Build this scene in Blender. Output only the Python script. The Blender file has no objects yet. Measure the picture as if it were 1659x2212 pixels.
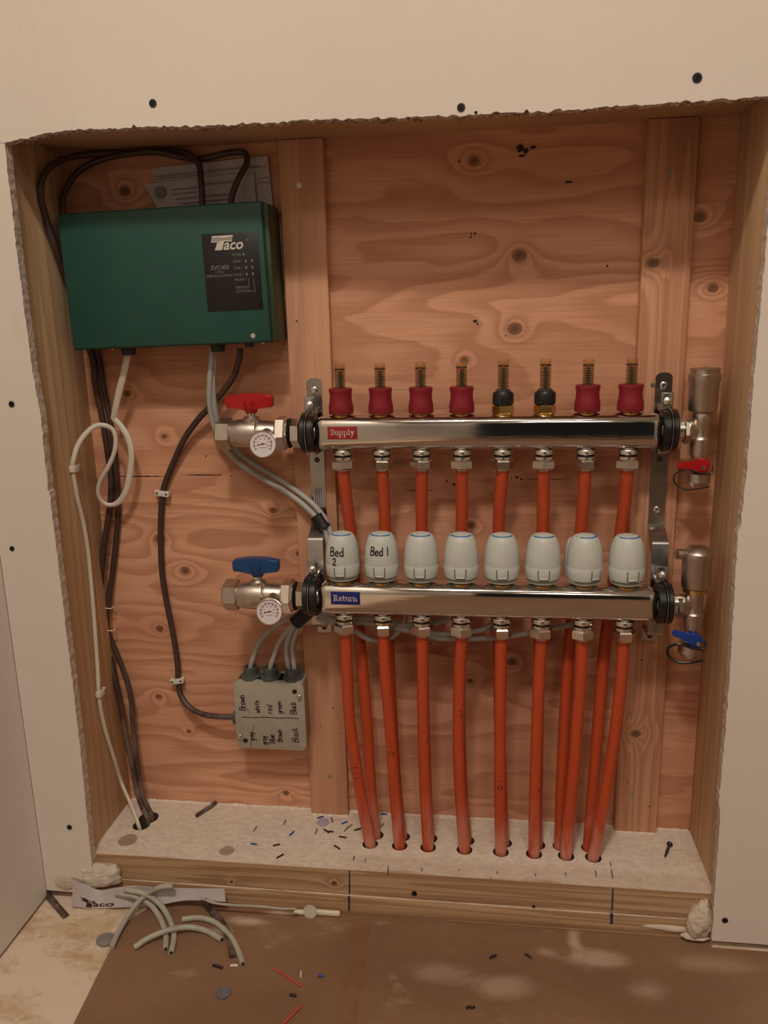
import bpy, bmesh, math, random
from mathutils import Vector, Matrix, Euler, noise as mnoise
random.seed(7)
sc = bpy.context.scene
COL = sc.collection
PI = math.pi

# ------------------------------------------------------------------ camera, world, light, exposure
CAMP = Vector((0.063505, -1.024979, 0.236643))
CAMR = Euler((1.342403, 0.023723, 0.128618), 'XYZ')
FPX = 1706.736
cam = bpy.data.cameras.new('camera'); camo = bpy.data.objects.new('camera', cam); COL.objects.link(camo)
camo.location = CAMP; camo.rotation_euler = CAMR
cam.sensor_width = 36; cam.lens = 36 * FPX / 2212; cam.clip_start = .01
sc.camera = camo
sc.view_settings.view_transform = 'Standard'; sc.view_settings.look = 'None'
sc.view_settings.gamma = 1; sc.view_settings.use_curve_mapping = False
sc.view_settings.exposure = 0.35
w = bpy.data.worlds.new('world'); sc.world = w; w.use_nodes = True
w.node_tree.nodes['Background'].inputs[0].default_value = (.05, .045, .04, 1)
w.node_tree.nodes['Background'].inputs[1].default_value = .2
LAMP_C = (1.0, .885, .755)
def lamp(name, loc, size, power, col=LAMP_C, target=None):
    l = bpy.data.lights.new(name, 'AREA'); l.shape = 'ELLIPSE' if isinstance(size, tuple) else 'DISK'
    l.size = size[0] if isinstance(size, tuple) else size
    if isinstance(size, tuple): l.size_y = size[1]
    l.energy = power; l.color = col
    o = bpy.data.objects.new(name, l); COL.objects.link(o); o.location = loc
    if target is not None:
        o.rotation_euler = (Vector(target) - Vector(loc)).to_track_quat('-Z', 'Y').to_euler()
    return o
lamp('ceiling_lamp_light', (-.12, -1.34, 1.84), .22, 13.5)
lamp('bar_highlight_light', (.12, -1.34, 1.86), (1.0, .10), 6.0)  # long lamp added beside the main one, for the highlight along the bars
lamp('room_fill_light', (.6, -2.6, 1.84), .6, 9.0)  # added fill lamp, not a known fixture; lifts the ambient in the recess

RM = CAMR.to_matrix()
def at(u, v, val, ax=1):
    d = RM @ Vector(((u - 829.5) / FPX, -(v - 1106) / FPX, -1)); t = (val - CAMP[ax]) / d[ax]
    return CAMP + d * t
def atl(pts, Y=None):
    return [at(p[0], p[1], p[2] if len(p) > 2 else Y) for p in pts]

# ------------------------------------------------------------------ node helpers
class NT:
    def __init__(s, name):
        s.m = bpy.data.materials.new(name); s.m.use_nodes = True; s.t = s.m.node_tree
        s.b = s.t.nodes['Principled BSDF']; s.tc = None
    def L(s, a, b): s.t.links.new(a, b)
    def setin(s, sock, v):
        if isinstance(v, bpy.types.NodeSocket): s.L(v, sock)
        elif v is not None: sock.default_value = v
    def coord(s):
        if s.tc is None: s.tc = s.t.nodes.new('ShaderNodeNewGeometry').outputs['Position']
        return s.tc
    def objc(s): return s.t.nodes.new('ShaderNodeTexCoord').outputs['Object']
    def math(s, op, a, b=None, c=None, clamp=False):
        n = s.t.nodes.new('ShaderNodeMath'); n.operation = op; n.use_clamp = clamp
        s.setin(n.inputs[0], a); s.setin(n.inputs[1], b)
        if c is not None: s.setin(n.inputs[2], c)
        return n.outputs[0]
    def vm(s, op, a, b=None):
        n = s.t.nodes.new('ShaderNodeVectorMath'); n.operation = op
        s.setin(n.inputs[0], a); s.setin(n.inputs[1], b)
        return n.outputs['Value'] if op in ('LENGTH', 'DOT_PRODUCT') else n.outputs[0]
    def noise(s, vec, scale=(1, 1, 1), sc_=1.0, det=3, rough=.5, dist=0):
        v = s.vm('MULTIPLY', vec, tuple(scale)); n = s.t.nodes.new('ShaderNodeTexNoise')
        s.L(v, n.inputs['Vector']); n.inputs['Scale'].default_value = sc_; n.inputs['Detail'].default_value = det
        n.inputs['Roughness'].default_value = rough; n.inputs['Distortion'].default_value = dist
        return n.outputs['Fac']
    def rng(s, v, a, b, c=0., d=1., smooth=True):
        n = s.t.nodes.new('ShaderNodeMapRange'); s.setin(n.inputs[0], v)
        for i, x in enumerate((a, b, c, d)): n.inputs[i + 1].default_value = x
        if smooth: n.interpolation_type = 'SMOOTHSTEP'
        return n.outputs[0]
    def mix(s, f, a, b, mode='MIX'):
        n = s.t.nodes.new('ShaderNodeMix'); n.data_type = 'RGBA'; n.blend_type = mode
        s.setin(n.inputs[0], f)
        for k, x in ((6, a), (7, b)):
            if isinstance(x, (tuple, list)): x = (*x[:3], 1)
            s.setin(n.inputs[k], x)
        return n.outputs[2]
    def sep(s, v):
        n = s.t.nodes.new('ShaderNodeSeparateXYZ'); s.L(v, n.inputs[0]); return n.outputs
    def out(s, col=None, rough=None, metal=None, bump=None, bstr=.3, bdist=.001):
        if isinstance(col, tuple): col = (*col[:3], 1)
        s.setin(s.b.inputs['Base Color'], col); s.setin(s.b.inputs['Roughness'], rough)
        s.setin(s.b.inputs['Metallic'], metal)
        if bump is not None:
            n = s.t.nodes.new('ShaderNodeBump'); n.inputs['Strength'].default_value = bstr
            n.inputs['Distance'].default_value = bdist; s.L(bump, n.inputs['Height']); s.L(n.outputs[0], s.b.inputs['Normal'])
        return s.m

def plain(name, col, rough=.5, metal=0., var=.08, scale=60, bstr=.1, bdist=.0005, spec=None):
    t = NT(name); n = t.noise(t.objc(), sc_=scale, det=4)
    f = t.rng(n, .3, .7)
    c = t.mix(f, tuple(x * (1 - var) for x in col), tuple(min(1, x * (1 + var)) for x in col))
    if spec is not None: t.b.inputs['Specular IOR Level'].default_value = spec
    return t.out(c, rough, metal, n, bstr, bdist)

def spotmask(t, P, spots, soft=.75, warp=None):
    """spots: (x, z, rx, rz) ellipses on a plane; returns their union"""
    acc = None
    for (x, z, rx, rz) in spots:
        d = t.vm('LENGTH', t.vm('MULTIPLY', t.vm('SUBTRACT', P, (x, 0, z)), (1 / rx, 0, 1 / rz)))
        if warp is not None: d = t.math('ADD', d, warp)
        m = t.rng(d, 1.0, soft, 0, 1)
        acc = m if acc is None else t.math('MAXIMUM', acc, m)
    return acc

def wood(name, base, dark, light, along='X', freq=26, knots=(), marks=(), nx=1.1, nz=9, amp=1.0, bands=None, seed=0., fiber=1., cracks=(), rough=.72):
    t = NT(name); P0 = t.coord()
    P = t.vm('ADD', P0, (seed, seed * .7, seed * .3))
    def S(a, b): return (a, a, b) if along == 'X' else (b, b, a)
    if along == 'Y': S = lambda a, b: (b, a, b)
    h = t.noise(P, S(nx, nz), 1.0, 2, .45)
    h2 = t.noise(P, S(nx * 4, nz * 3.5), 1.0, 2, .5)
    h = t.math('MULTIPLY_ADD', h2, .13, h)
    h = t.math('MULTIPLY', h, amp)
    kmask = None; kcore = None
    for (x, z, r) in knots:
        q = t.vm('MULTIPLY', t.vm('SUBTRACT', P0, (x, 0, z)), (1 / r, 0, 1 / (r * .82)))
        d = t.math('ADD', t.vm('LENGTH', q), t.math('MULTIPLY', t.math('SUBTRACT', h2, .5), .7))
        g = t.math('DIVIDE', .30 * min(1, r / .008), t.math('MULTIPLY_ADD', t.math('MULTIPLY', d, d), .30, 1.))
        h = t.math('ADD', h, g)
        m = t.rng(d, 1.25, .75, 0, 1); c = t.rng(d, .55, .1, 0, 1)
        kmask = m if kmask is None else t.math('MAXIMUM', kmask, m)
        kcore = c if kcore is None else t.math('MAXIMUM', kcore, c)
    s_ = t.math('FRACT', t.math('MULTIPLY', h, freq / 6.283))
    # each ring: slow rise from pale earlywood to a darker latewood line, then a step back
    late = t.math('MULTIPLY', t.rng(s_, .15, .86, 0, 1), t.rng(s_, 1.0, .88, 0, 1))
    fib = t.noise(P, S(6, 420), 1.0, 3, .6)
    blot = t.noise(P, S(1.4, 5), 2.1, 3, .55)
    c = t.mix(t.rng(blot, .3, .7), base, light)
    c = t.mix(t.math('MULTIPLY', late, .62), c, dark)
    c = t.mix(t.math('MULTIPLY', t.rng(fib, .4, .75), .28 * fiber), c, tuple(x * .55 for x in dark))
    if bands:
        for (z0, z1, col, amt) in bands:
            z = t.sep(P0)[2]; wv = t.math('MULTIPLY_ADD', t.noise(P0, (3, 1, 30), 1.0, 3), .03, z)
            m = t.math('MULTIPLY', t.rng(wv, z0, z0 + .004), t.rng(wv, z1, z1 - .004))
            c = t.mix(t.math('MULTIPLY', m, amt), c, col)
    if kmask is not None:
        kc = t.mix(kcore, tuple(x * .40 for x in dark), tuple(x * .16 for x in dark))
        c = t.mix(t.math('MULTIPLY', kmask, .88), c, kc)
    wn = t.math('MULTIPLY', t.math('SUBTRACT', t.noise(P0, (1, 1, 1), 260, 3), .5), 1.5)
    if marks:
        mm = spotmask(t, P0, marks, .6, wn)
        c = t.mix(mm, c, (.012, .009, .008))
    return t.out(c, rough, 0, t.math('MULTIPLY_ADD', fib, .5, late), .25, .0006)

def pk(lst, Y=0.):
    o = []
    for (u, v, r) in lst:
        p = at(u, v, Y); o.append((p.x, p.z, r / 1750.))
    return o
def pm(lst, Y=0.):
    o = []
    for (u, v, a, b) in lst:
        p = at(u, v, Y); o.append((p.x, p.z, a / 1750., b / 1750.))
    return o

# ------------------------------------------------------------------ materials
PLYB, PLYD, PLYL = (.65, .32, .185), (.46, .19, .10), (.75, .40, .245)
M = {}
M['plywood'] = wood('plywood', PLYB, PLYD, PLYL, 'X', 72, nx=1.9, nz=8.5, seed=3.1,
    knots=pk([(1024,347,13),(1122,551,15),(1112,710,16),(1003,778,10),(270,413,14),(355,943,8),(590,1102,9),(345,1165,15),(400,1233,12),(345,1358,11),(408,1580,6),(343,1505,9),(618,1713,9),(1018,1135,11),(1512,468,14),(1540,622,13),(275,850,10),(645,1196,9),(1106,1430,12),(1015,1470,8),(1450,1150,9)]),
    marks=pm([(1124,320,9,11),(1136,326,7,7),(1128,336,8,3),(1152,318,8,4),(1228,393,10,3),(992,349,3,3),(1018,505,2,4),(1026,505,2,4),(1017,512,3,2),(1026,694,5,4),(1032,700,3,3),(1092,725,2.5,2.5),(965,1039,3,3),(981,1047,4,4),(1117,1031,5,3),(1126,1035,4,3),(1105,1033,2,2),(445,985,3,2.5),(500,1028,2,2),(965,1382,3,3),(930,1390,3,3),(1060,925,2,2),(1312,575,3,3),(300,1029,85,1.6),(440,1026,60,1.6),(905,1059,40,1.2),(1180,1035,60,1.2)]))
M['batten_left'] = wood('batten_wood_left', (.62, .32, .185), (.49, .235, .13), (.70, .385, .23), 'Z', 34, nx=.8, nz=12, seed=9.,
    marks=pm([(711,481,3,3),(641,694,3,2.5),(694,1570,2,2),(737,1585,2,2),(720,1530,3,2)], -.0127), fiber=.7)
M['batten_right'] = wood('batten_wood_right', (.60, .30, .17), (.40, .18, .095), (.69, .37, .215), 'Z', 70, nx=.55, nz=22, seed=5.,
    knots=pk([(1410,568,13),(1374,1585,12)], -.0127), marks=pm([(1356,1690,2.5,2.5),(1386,1426,3,3),(1403,1742,3,2)], -.0127))
STB, STD, STL = (.60, .39, .225), (.46, .275, .145), (.68, .47, .28)
M['stud'] = wood('stud_wood', STB, STD, STL, 'Z', 46, nx=.5, nz=16, seed=2.2)
M['header'] = wood('header_wood', STB, STD, STL, 'X', 50, nx=.6, nz=18, seed=6.4)
M['board'] = wood('board_wood', (.52, .31, .17), (.32, .16, .08), (.60, .38, .22), 'X', 34, nx=.5, nz=24, seed=4.4,
    marks=pm([(1155,1958,2,2),(1060,1897,2,2)], -.129), knots=pk([(722,1908,6),(1432,1935,9),(500,1905,4)], -.129))

def dusty_board():
    """framing board whose upper face carries a layer of gypsum dust"""
    m = wood('dusty_board_wood', (.50, .31, .17), (.27, .135, .066), (.57, .375, .215), 'X', 85, nx=.5, nz=24, seed=4.4,
             knots=pk([(722,1908,7),(500,1905,4)], -.129), marks=pm([(1060,1899,2,3)], -.129))
    t = NT.__new__(NT); t.m = m; t.t = m.node_tree; t.b = t.t.nodes['Principled BSDF']; t.tc = None
    P = t.coord(); x, y, z = t.sep(P)
    nz = t.sep(t.t.nodes.new('ShaderNodeNewGeometry').outputs['Normal'])[2]
    old = t.b.inputs['Base Color'].links[0].from_socket
    n1 = t.noise(P, (18, 30, 18), 1., 5, .6); n2 = t.noise(P, (110, 180, 110), 1., 4, .65)
    edge = t.math('MULTIPLY_ADD', t.math('SUBTRACT', n1, .5), .03, y)
    thick = t.rng(edge, -.137, -.124)
    # dust thins over the marked strip near the front, between the pipe holes and the edge
    strip = t.math('MULTIPLY', t.math('MULTIPLY', t.rng(edge, -.092, -.104), t.rng(x, -.14, -.11)), .22)
    bare = t.rng(n2, .60, .72); bare2 = t.math('MULTIPLY', t.rng(n1, .54, .66), t.rng(n2, .50, .62))
    a = t.math('MULTIPLY', thick, t.math('SUBTRACT', 1., strip))
    a = t.math('MULTIPLY', a, t.math('SUBTRACT', 1., t.math('MULTIPLY', t.math('MAXIMUM', t.math('MULTIPLY', bare, .7), bare2), .62)))
    a = t.math('MULTIPLY', a, t.rng(nz, .3, .6))
    dust = t.mix(t.rng(n2, .3, .7), (.60, .505, .41), (.76, .66, .555))
    # grey-brown plugged holes in the board
    pl = []
    for (u, v, r) in [(276, 1815, 23), (490, 1838, 18)]:
        p = at(u, v, -.46, 2); pl.append((p, r / 1640.))
    pmk = None
    for p, r in pl:
        d = t.vm('LENGTH', t.vm('MULTIPLY', t.vm('SUBTRACT', P, tuple(p)), (1 / r, 1 / r, 0)))
        mm = t.math('MULTIPLY', t.rng(t.math('MULTIPLY_ADD', n2, .2, d), 1.12, .98), t.rng(nz, .5, .8))
        pmk = mm if pmk is None else t.math('MAXIMUM', pmk, mm)
    c = t.mix(a, old, dust)
    c = t.mix(t.math('MULTIPLY', pmk, .8), c, t.mix(t.rng(t.noise(P, (20, 300, 20), 1., 3), .4, .6), (.24, .16, .10), (.36, .26, .17)))
    t.L(c, t.b.inputs['Base Color'])
    return m
M['dusty_board'] = dusty_board()

def drywall():
    t = NT('drywall_paper'); P = t.coord()
    n = t.noise(P, (1, 1, 1), 3., 4, .55); f = t.noise(P, (1, 1, 1), 900., 2, .5)
    c = t.mix(t.rng(n, .3, .7), (.72, .645, .565), (.755, .685, .605))
    fl = t.noise(P, (30, 30, 6), 1., 5, .6)
    c = t.mix(t.math('MULTIPLY', t.rng(fl, .62, .72), .12), c, (.55, .47, .40))
    return t.out(c, .85, 0, f, .12, .0004)
M['drywall'] = drywall()
M['gypsum'] = plain('gypsum_core', (.60, .51, .44), .95, 0, .15, 160, .8, .002)
M['paper_fuzz'] = plain('torn_wall_paper', (.30, .20, .12), .95, 0, .3, 200, .6, .002)
M['painted'] = plain('painted_wall', (.76, .71, .66), .85, 0, .03, 4, .1)
M['room_dark'] = plain('far_room_wall', (.40, .36, .32), .9, 0, .2, 3, .1)
M['ceiling'] = plain('ceiling_paint', (.62, .56, .50), .9, 0, .03, 4, .1)

def osb():
    t = NT('dusty_strand_board'); P = t.coord()
    v = t.vm('MULTIPLY', P, (55, 110, 55)); vo = t.t.nodes.new('ShaderNodeTexVoronoi'); t.L(v, vo.inputs['Vector']); vo.inputs['Scale'].default_value = 1
    r = t.sep(vo.outputs['Color'])[0]
    n = t.noise(P, (14, 22, 14), 1., 5, .65); n2 = t.noise(P, (70, 110, 70), 1., 4, .6)
    c = t.mix(r, (.50, .35, .21), (.62, .47, .31))
    c = t.mix(t.rng(t.math('MULTIPLY', n, t.math('ADD', n2, .5)), .36, .56), c, (.70, .56, .43))
    c = t.mix(t.rng(n2, .68, .78), c, (.30, .21, .14))
    return t.out(c, .9, 0, n2, .4, .001)
M['osb'] = osb()

def floor_paper():
    t = NT('brown_floor_paper'); P = t.coord(); x, y, z = t.sep(P)
    n = t.noise(P, (4, 7, 4), 1., 5, .6); n2 = t.noise(P, (60, 60, 60), 1., 4, .6); s = t.noise(P, (9, 14, 9), 1., 6, .7, .6)
    c = t.mix(t.rng(n, .3, .7), (.195, .105, .058), (.255, .14, .08))
    c = t.mix(t.math('MULTIPLY', t.rng(n2, .5, .8), .35), c, (.19, .095, .05))
    # scuffed, dusty patches
    a = at(1500, 2090, -.526, 2)
    c = t.mix(t.math('MULTIPLY', t.rng(s, .56, .74), .38), c, (.52, .38, .27))
    def blob(u, v, ru, rv, col, amt, soft=.1):
        nonlocal c
        p = at(u, v, -.526, 2)
        d = t.vm('LENGTH', t.vm('MULTIPLY', t.vm('SUBTRACT', P, tuple(p)), (1 / ru, 1 / rv, 0)))
        d = t.math('MULTIPLY_ADD', t.math('SUBTRACT', s, .5), 2.2, d)
        c = t.mix(t.math('MULTIPLY', t.rng(d, 1.1, soft), amt), c, col)
    for (u, v, ru, rv, amt) in [(1290,2070,.045,.02,.5),(1240,2030,.012,.03,.6),(1180,2055,.02,.012,.35),(1080,2130,.05,.022,.35),(1400,2140,.03,.02,.3),(540,1990,.035,.012,.75),(600,1972,.03,.007,.7),(640,1960,.02,.004,.6),(1520,2080,.06,.02,.25),(950,2100,.05,.02,.25),(480,2010,.02,.01,.4)]:
        blob(u, v, ru, rv, (.62, .49, .37), amt)
    for (u, v, ru, rv, amt) in [(1000,1990,.05,.02,.3),(830,2010,.03,.02,.25),(1150,2010,.04,.008,.3)]:
        blob(u, v, ru, rv, (.15, .08, .045), amt)
    return t.out(c, .55, 0, t.math('ADD', n2, s), .25, .0008)
M['floor_paper'] = floor_paper()
M['floor_tape'] = plain('brown_paper_strip', (.215, .105, .052), .5, 0, .1, 40, .3, .0006)

def dirty(name, col, dustcol, amt, rough=.4, zlo=-.46, zhi=-.36):
    """smooth plastic with scattered dust smears that thicken near the board"""
    t = NT(name); P = t.coord(); z = t.sep(P)[2]
    n = t.noise(P, (60, 60, 14), 1., 4, .6); n2 = t.noise(P, (160, 160, 30), 1., 3, .6)
    g = t.rng(z, zhi, zlo)
    m = t.math('MULTIPLY', t.math('MULTIPLY', g, t.rng(n, .38, .62)), amt)
    m = t.math('ADD', m, t.math('MULTIPLY', t.rng(n2, .66, .8), .10), clamp=True)
    c = t.mix(t.rng(n, .3, .7), tuple(x * .93 for x in col), tuple(min(1, x * 1.07) for x in col))
    return t.out(t.mix(m, c, dustcol), rough, 0, n2, .1, .0003)
M['pipe'] = dirty('orange_pipe', (.50, .070, .020), (.62, .36, .28), .50, .45)
M['white_cable'] = dirty('white_cable_jacket', (.66, .60, .50), (.6, .5, .4), .4, .5)
M['grey_cable'] = plain('grey_cable_jacket', (.40, .40, .37), .5, 0, .06, 80)
M['grey_cable_dusty'] = plain('grey_cable_offcut_jacket', (.40, .38, .31), .55, 0, .1, 80)
M['copper'] = plain('copper_core', (.7, .3, .15), .35, 1.)
M['brown_cable'] = dirty('brown_cable_jacket', (.060, .032, .028), (.35, .26, .20), .35, .45, -.46, -.05)
M['tape'] = plain('black_tape', (.008, .007, .007), .5, 0, .2, 60)
M['black_plastic'] = plain('black_plastic', (.012, .012, .011), .35, 0, .2, 60)
M['rubber'] = plain('black_rubber', (.010, .010, .009), .33, 0, .2, 60)
M['green_paint'] = plain('green_enamel', (.010, .068, .049), .48, 0, .06, 30, .25, .0003)
M['green_back'] = plain('dark_green_enamel', (.030, .052, .022), .5, 0, .06, 30, .15, .0003)
M['label_black'] = plain('black_label', (.008, .007, .008), .4, 0, .1, 30)
M['ink_white'] = plain('white_print', (.62, .58, .50), .5, 0, .03)
M['ink_dim'] = plain('grey_print', (.20, .185, .165), .5, 0, .03)
M['gland'] = plain('grey_green_plastic', (.070, .085, .075), .45, 0, .1, 60)
M['gland_dark'] = plain('dark_grey_plastic', (.035, .036, .032), .45, 0, .1, 60)
M['jbox'] = plain('grey_beige_plastic', (.40, .355, .285), .5, 0, .05, 60)
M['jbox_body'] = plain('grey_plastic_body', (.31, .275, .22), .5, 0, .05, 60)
M['ink'] = plain('marker_ink', (.022, .010, .018), .6, 0, .1)
M['ink_blue'] = plain('blue_marker_ink', (.030, .030, .085), .6, 0, .1)
M['nickel'] = plain('nickel_plate', (.74, .68, .60), .24, 1., .05, 120, .15, .0003)
M['nickel_satin'] = plain('satin_nickel', (.55, .49, .42), .36, 1., .05, 120, .2, .0003)
M['nickel_bright'] = plain('bright_nickel', (.72, .68, .61), .2, 1., .04, 120, .1, .0003)
M['steel_strip'] = plain('zinc_plated_steel', (.42, .41, .39), .24, 1., .08, 60, .15, .0003)
M['brass'] = plain('brass', (.72, .50, .17), .28, 1., .05, 90, .1, .0003)
M['red_handle'] = plain('red_enamel', (.40, .008, .010), .32, 0, .06, 50)
M['blue_handle'] = plain('blue_enamel', (.006, .055, .17), .35, 0, .06, 50)
M['blue_lever'] = plain('bright_blue_plastic', (.012, .05, .30), .35, 0, .06, 50)
M['red_cap'] = plain('dark_red_plastic', (.235, .009, .018), .5, 0, .05, 90)
M['actuator'] = plain('pale_grey_plastic', (.56, .59, .54), .45, 0, .03, 50, .05)
M['actuator_line'] = plain('dark_groove', (.08, .07, .065), .6, 0, .03)
M['blue_ring'] = plain('blue_ring_plastic', (.02, .16, .48), .35, 0, .03)
M['dial_white'] = plain('dial_white', (.72, .70, .70), .35, 0, .03)
M['dial_red'] = plain('dial_pink_print', (.42, .13, .17), .5, 0, .03)
M['label_red'] = plain('red_label', (.34, .012, .016), .4, 0, .03)
M['label_blue'] = plain('blue_label', (.008, .020, .16), .4, 0, .03)
M['label_ink'] = plain('label_white_print', (.80, .74, .66), .5, 0, .03)
M['sticker'] = plain('grey_sticker', (.42, .39, .37), .5, 0, .05)
M['sticker_print'] = plain('faded_purple_print', (.15, .11, .14), .5, 0, .05)
M['clip'] = plain('white_clip_plastic', (.72, .66, .56), .4, 0, .04)
M['nail'] = plain('dark_nail', (.10, .09, .08), .4, .8, .1)
M['paper'] = plain('white_paper', (.52, .46, .46), .7, 0, .05, 40, .4, .0008)
M['paper_grey'] = plain('printed_paper', (.50, .47, .47), .7, 0, .05, 40, .4, .0008)
M['print_grey'] = plain('paper_print', (.22, .20, .22), .7, 0, .05)
M['black_screw'] = plain('black_phosphate_screw', (.018, .018, .022), .4, .3, .2, 200)
M['plaster'] = plain('dried_joint_compound', (.62, .52, .42), .9, 0, .1, 90, .6, .0015)
M['plaster_grey'] = plain('grey_joint_compound', (.56, .50, .41), .9, 0, .12, 90, .5, .0012)
M['cream'] = plain('cream_plastic', (.72, .64, .47), .55, 0, .06, 90, .2)
M['grey_chip'] = plain('grey_plastic_chip', (.13, .13, .135), .6, 0, .15, 200)
M['red_wire'] = plain('red_shaving', (.55, .07, .03), .5, 0, .1)
M['blue_wire'] = plain('blue_wire', (.03, .07, .30), .45, 0, .1)
M['wire_white'] = plain('white_wire', (.75, .68, .58), .45, 0, .05)
M['wire_black'] = plain('black_wire', (.02, .014, .018), .45, 0, .1)
M['wire_grey'] = plain('grey_wire', (.22, .21, .19), .45, 0, .1)
M['hole_dark'] = plain('hole_shadow_wood', (.10, .06, .035), .9, 0, .2, 200, .3)
def clear_plastic():
    t = NT('amber_clear_plastic'); b = t.b
    b.inputs['Base Color'].default_value = (.40, .28, .16, 1); b.inputs['Roughness'].default_value = .15
    tr = t.t.nodes.new('ShaderNodeBsdfTransparent'); tr.inputs[0].default_value = (.96, .89, .76, 1)
    mx = t.t.nodes.new('ShaderNodeMixShader'); fr = t.t.nodes.new('ShaderNodeLayerWeight'); fr.inputs[0].default_value = .35
    f = t.rng(fr.outputs['Facing'], .0, 1., .08, .6, False)
    t.L(f, mx.inputs[0]); t.L(tr.outputs[0], mx.inputs[1]); t.L(b.outputs[0], mx.inputs[2])
    t.L(mx.outputs[0], t.t.nodes['Material Output'].inputs['Surface'])
    return t.m
M['clear'] = clear_plastic()
def polished():
    t = NT('polished_stainless'); P = t.coord()
    n = t.noise(P, (4, 30, 30), 1., 3, .5); f = t.noise(P, (20, 800, 800), 1., 2, .5)
    return t.out(t.mix(t.rng(n, .3, .7), (.60, .565, .52), (.68, .645, .60)), t.rng(n, .2, .8, .045, .10), 1., t.math('MULTIPLY_ADD', n, 3., f), .06, .0010)
M['stainless'] = polished()

# ------------------------------------------------------------------ mesh builder
def frame(d, up=None):
    d = Vector(d).normalized(); up = Vector(up) if up is not None else (Vector((0, 1, 0)) if abs(d.y) < .9 else Vector((0, 0, 1)))
    n = (up - d * up.dot(d)).normalized(); b = d.cross(n); return d, n, b
def catmull(pts, k=8):
    pts = [Vector(p) for p in pts]
    if len(pts) < 3: return pts
    P = [pts[0] * 2 - pts[1]] + pts + [pts[-1] * 2 - pts[-2]]; out = []
    for i in range(1, len(P) - 2):
        a, b, c, d = P[i - 1:i + 3]
        for j in range(k):
            t = j / k
            out.append(.5 * ((2 * b) + (c - a) * t + (2 * a - 5 * b + 4 * c - d) * t * t + (3 * b - a - 3 * c + d) * t ** 3))
    out.append(pts[-1]); return out

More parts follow.
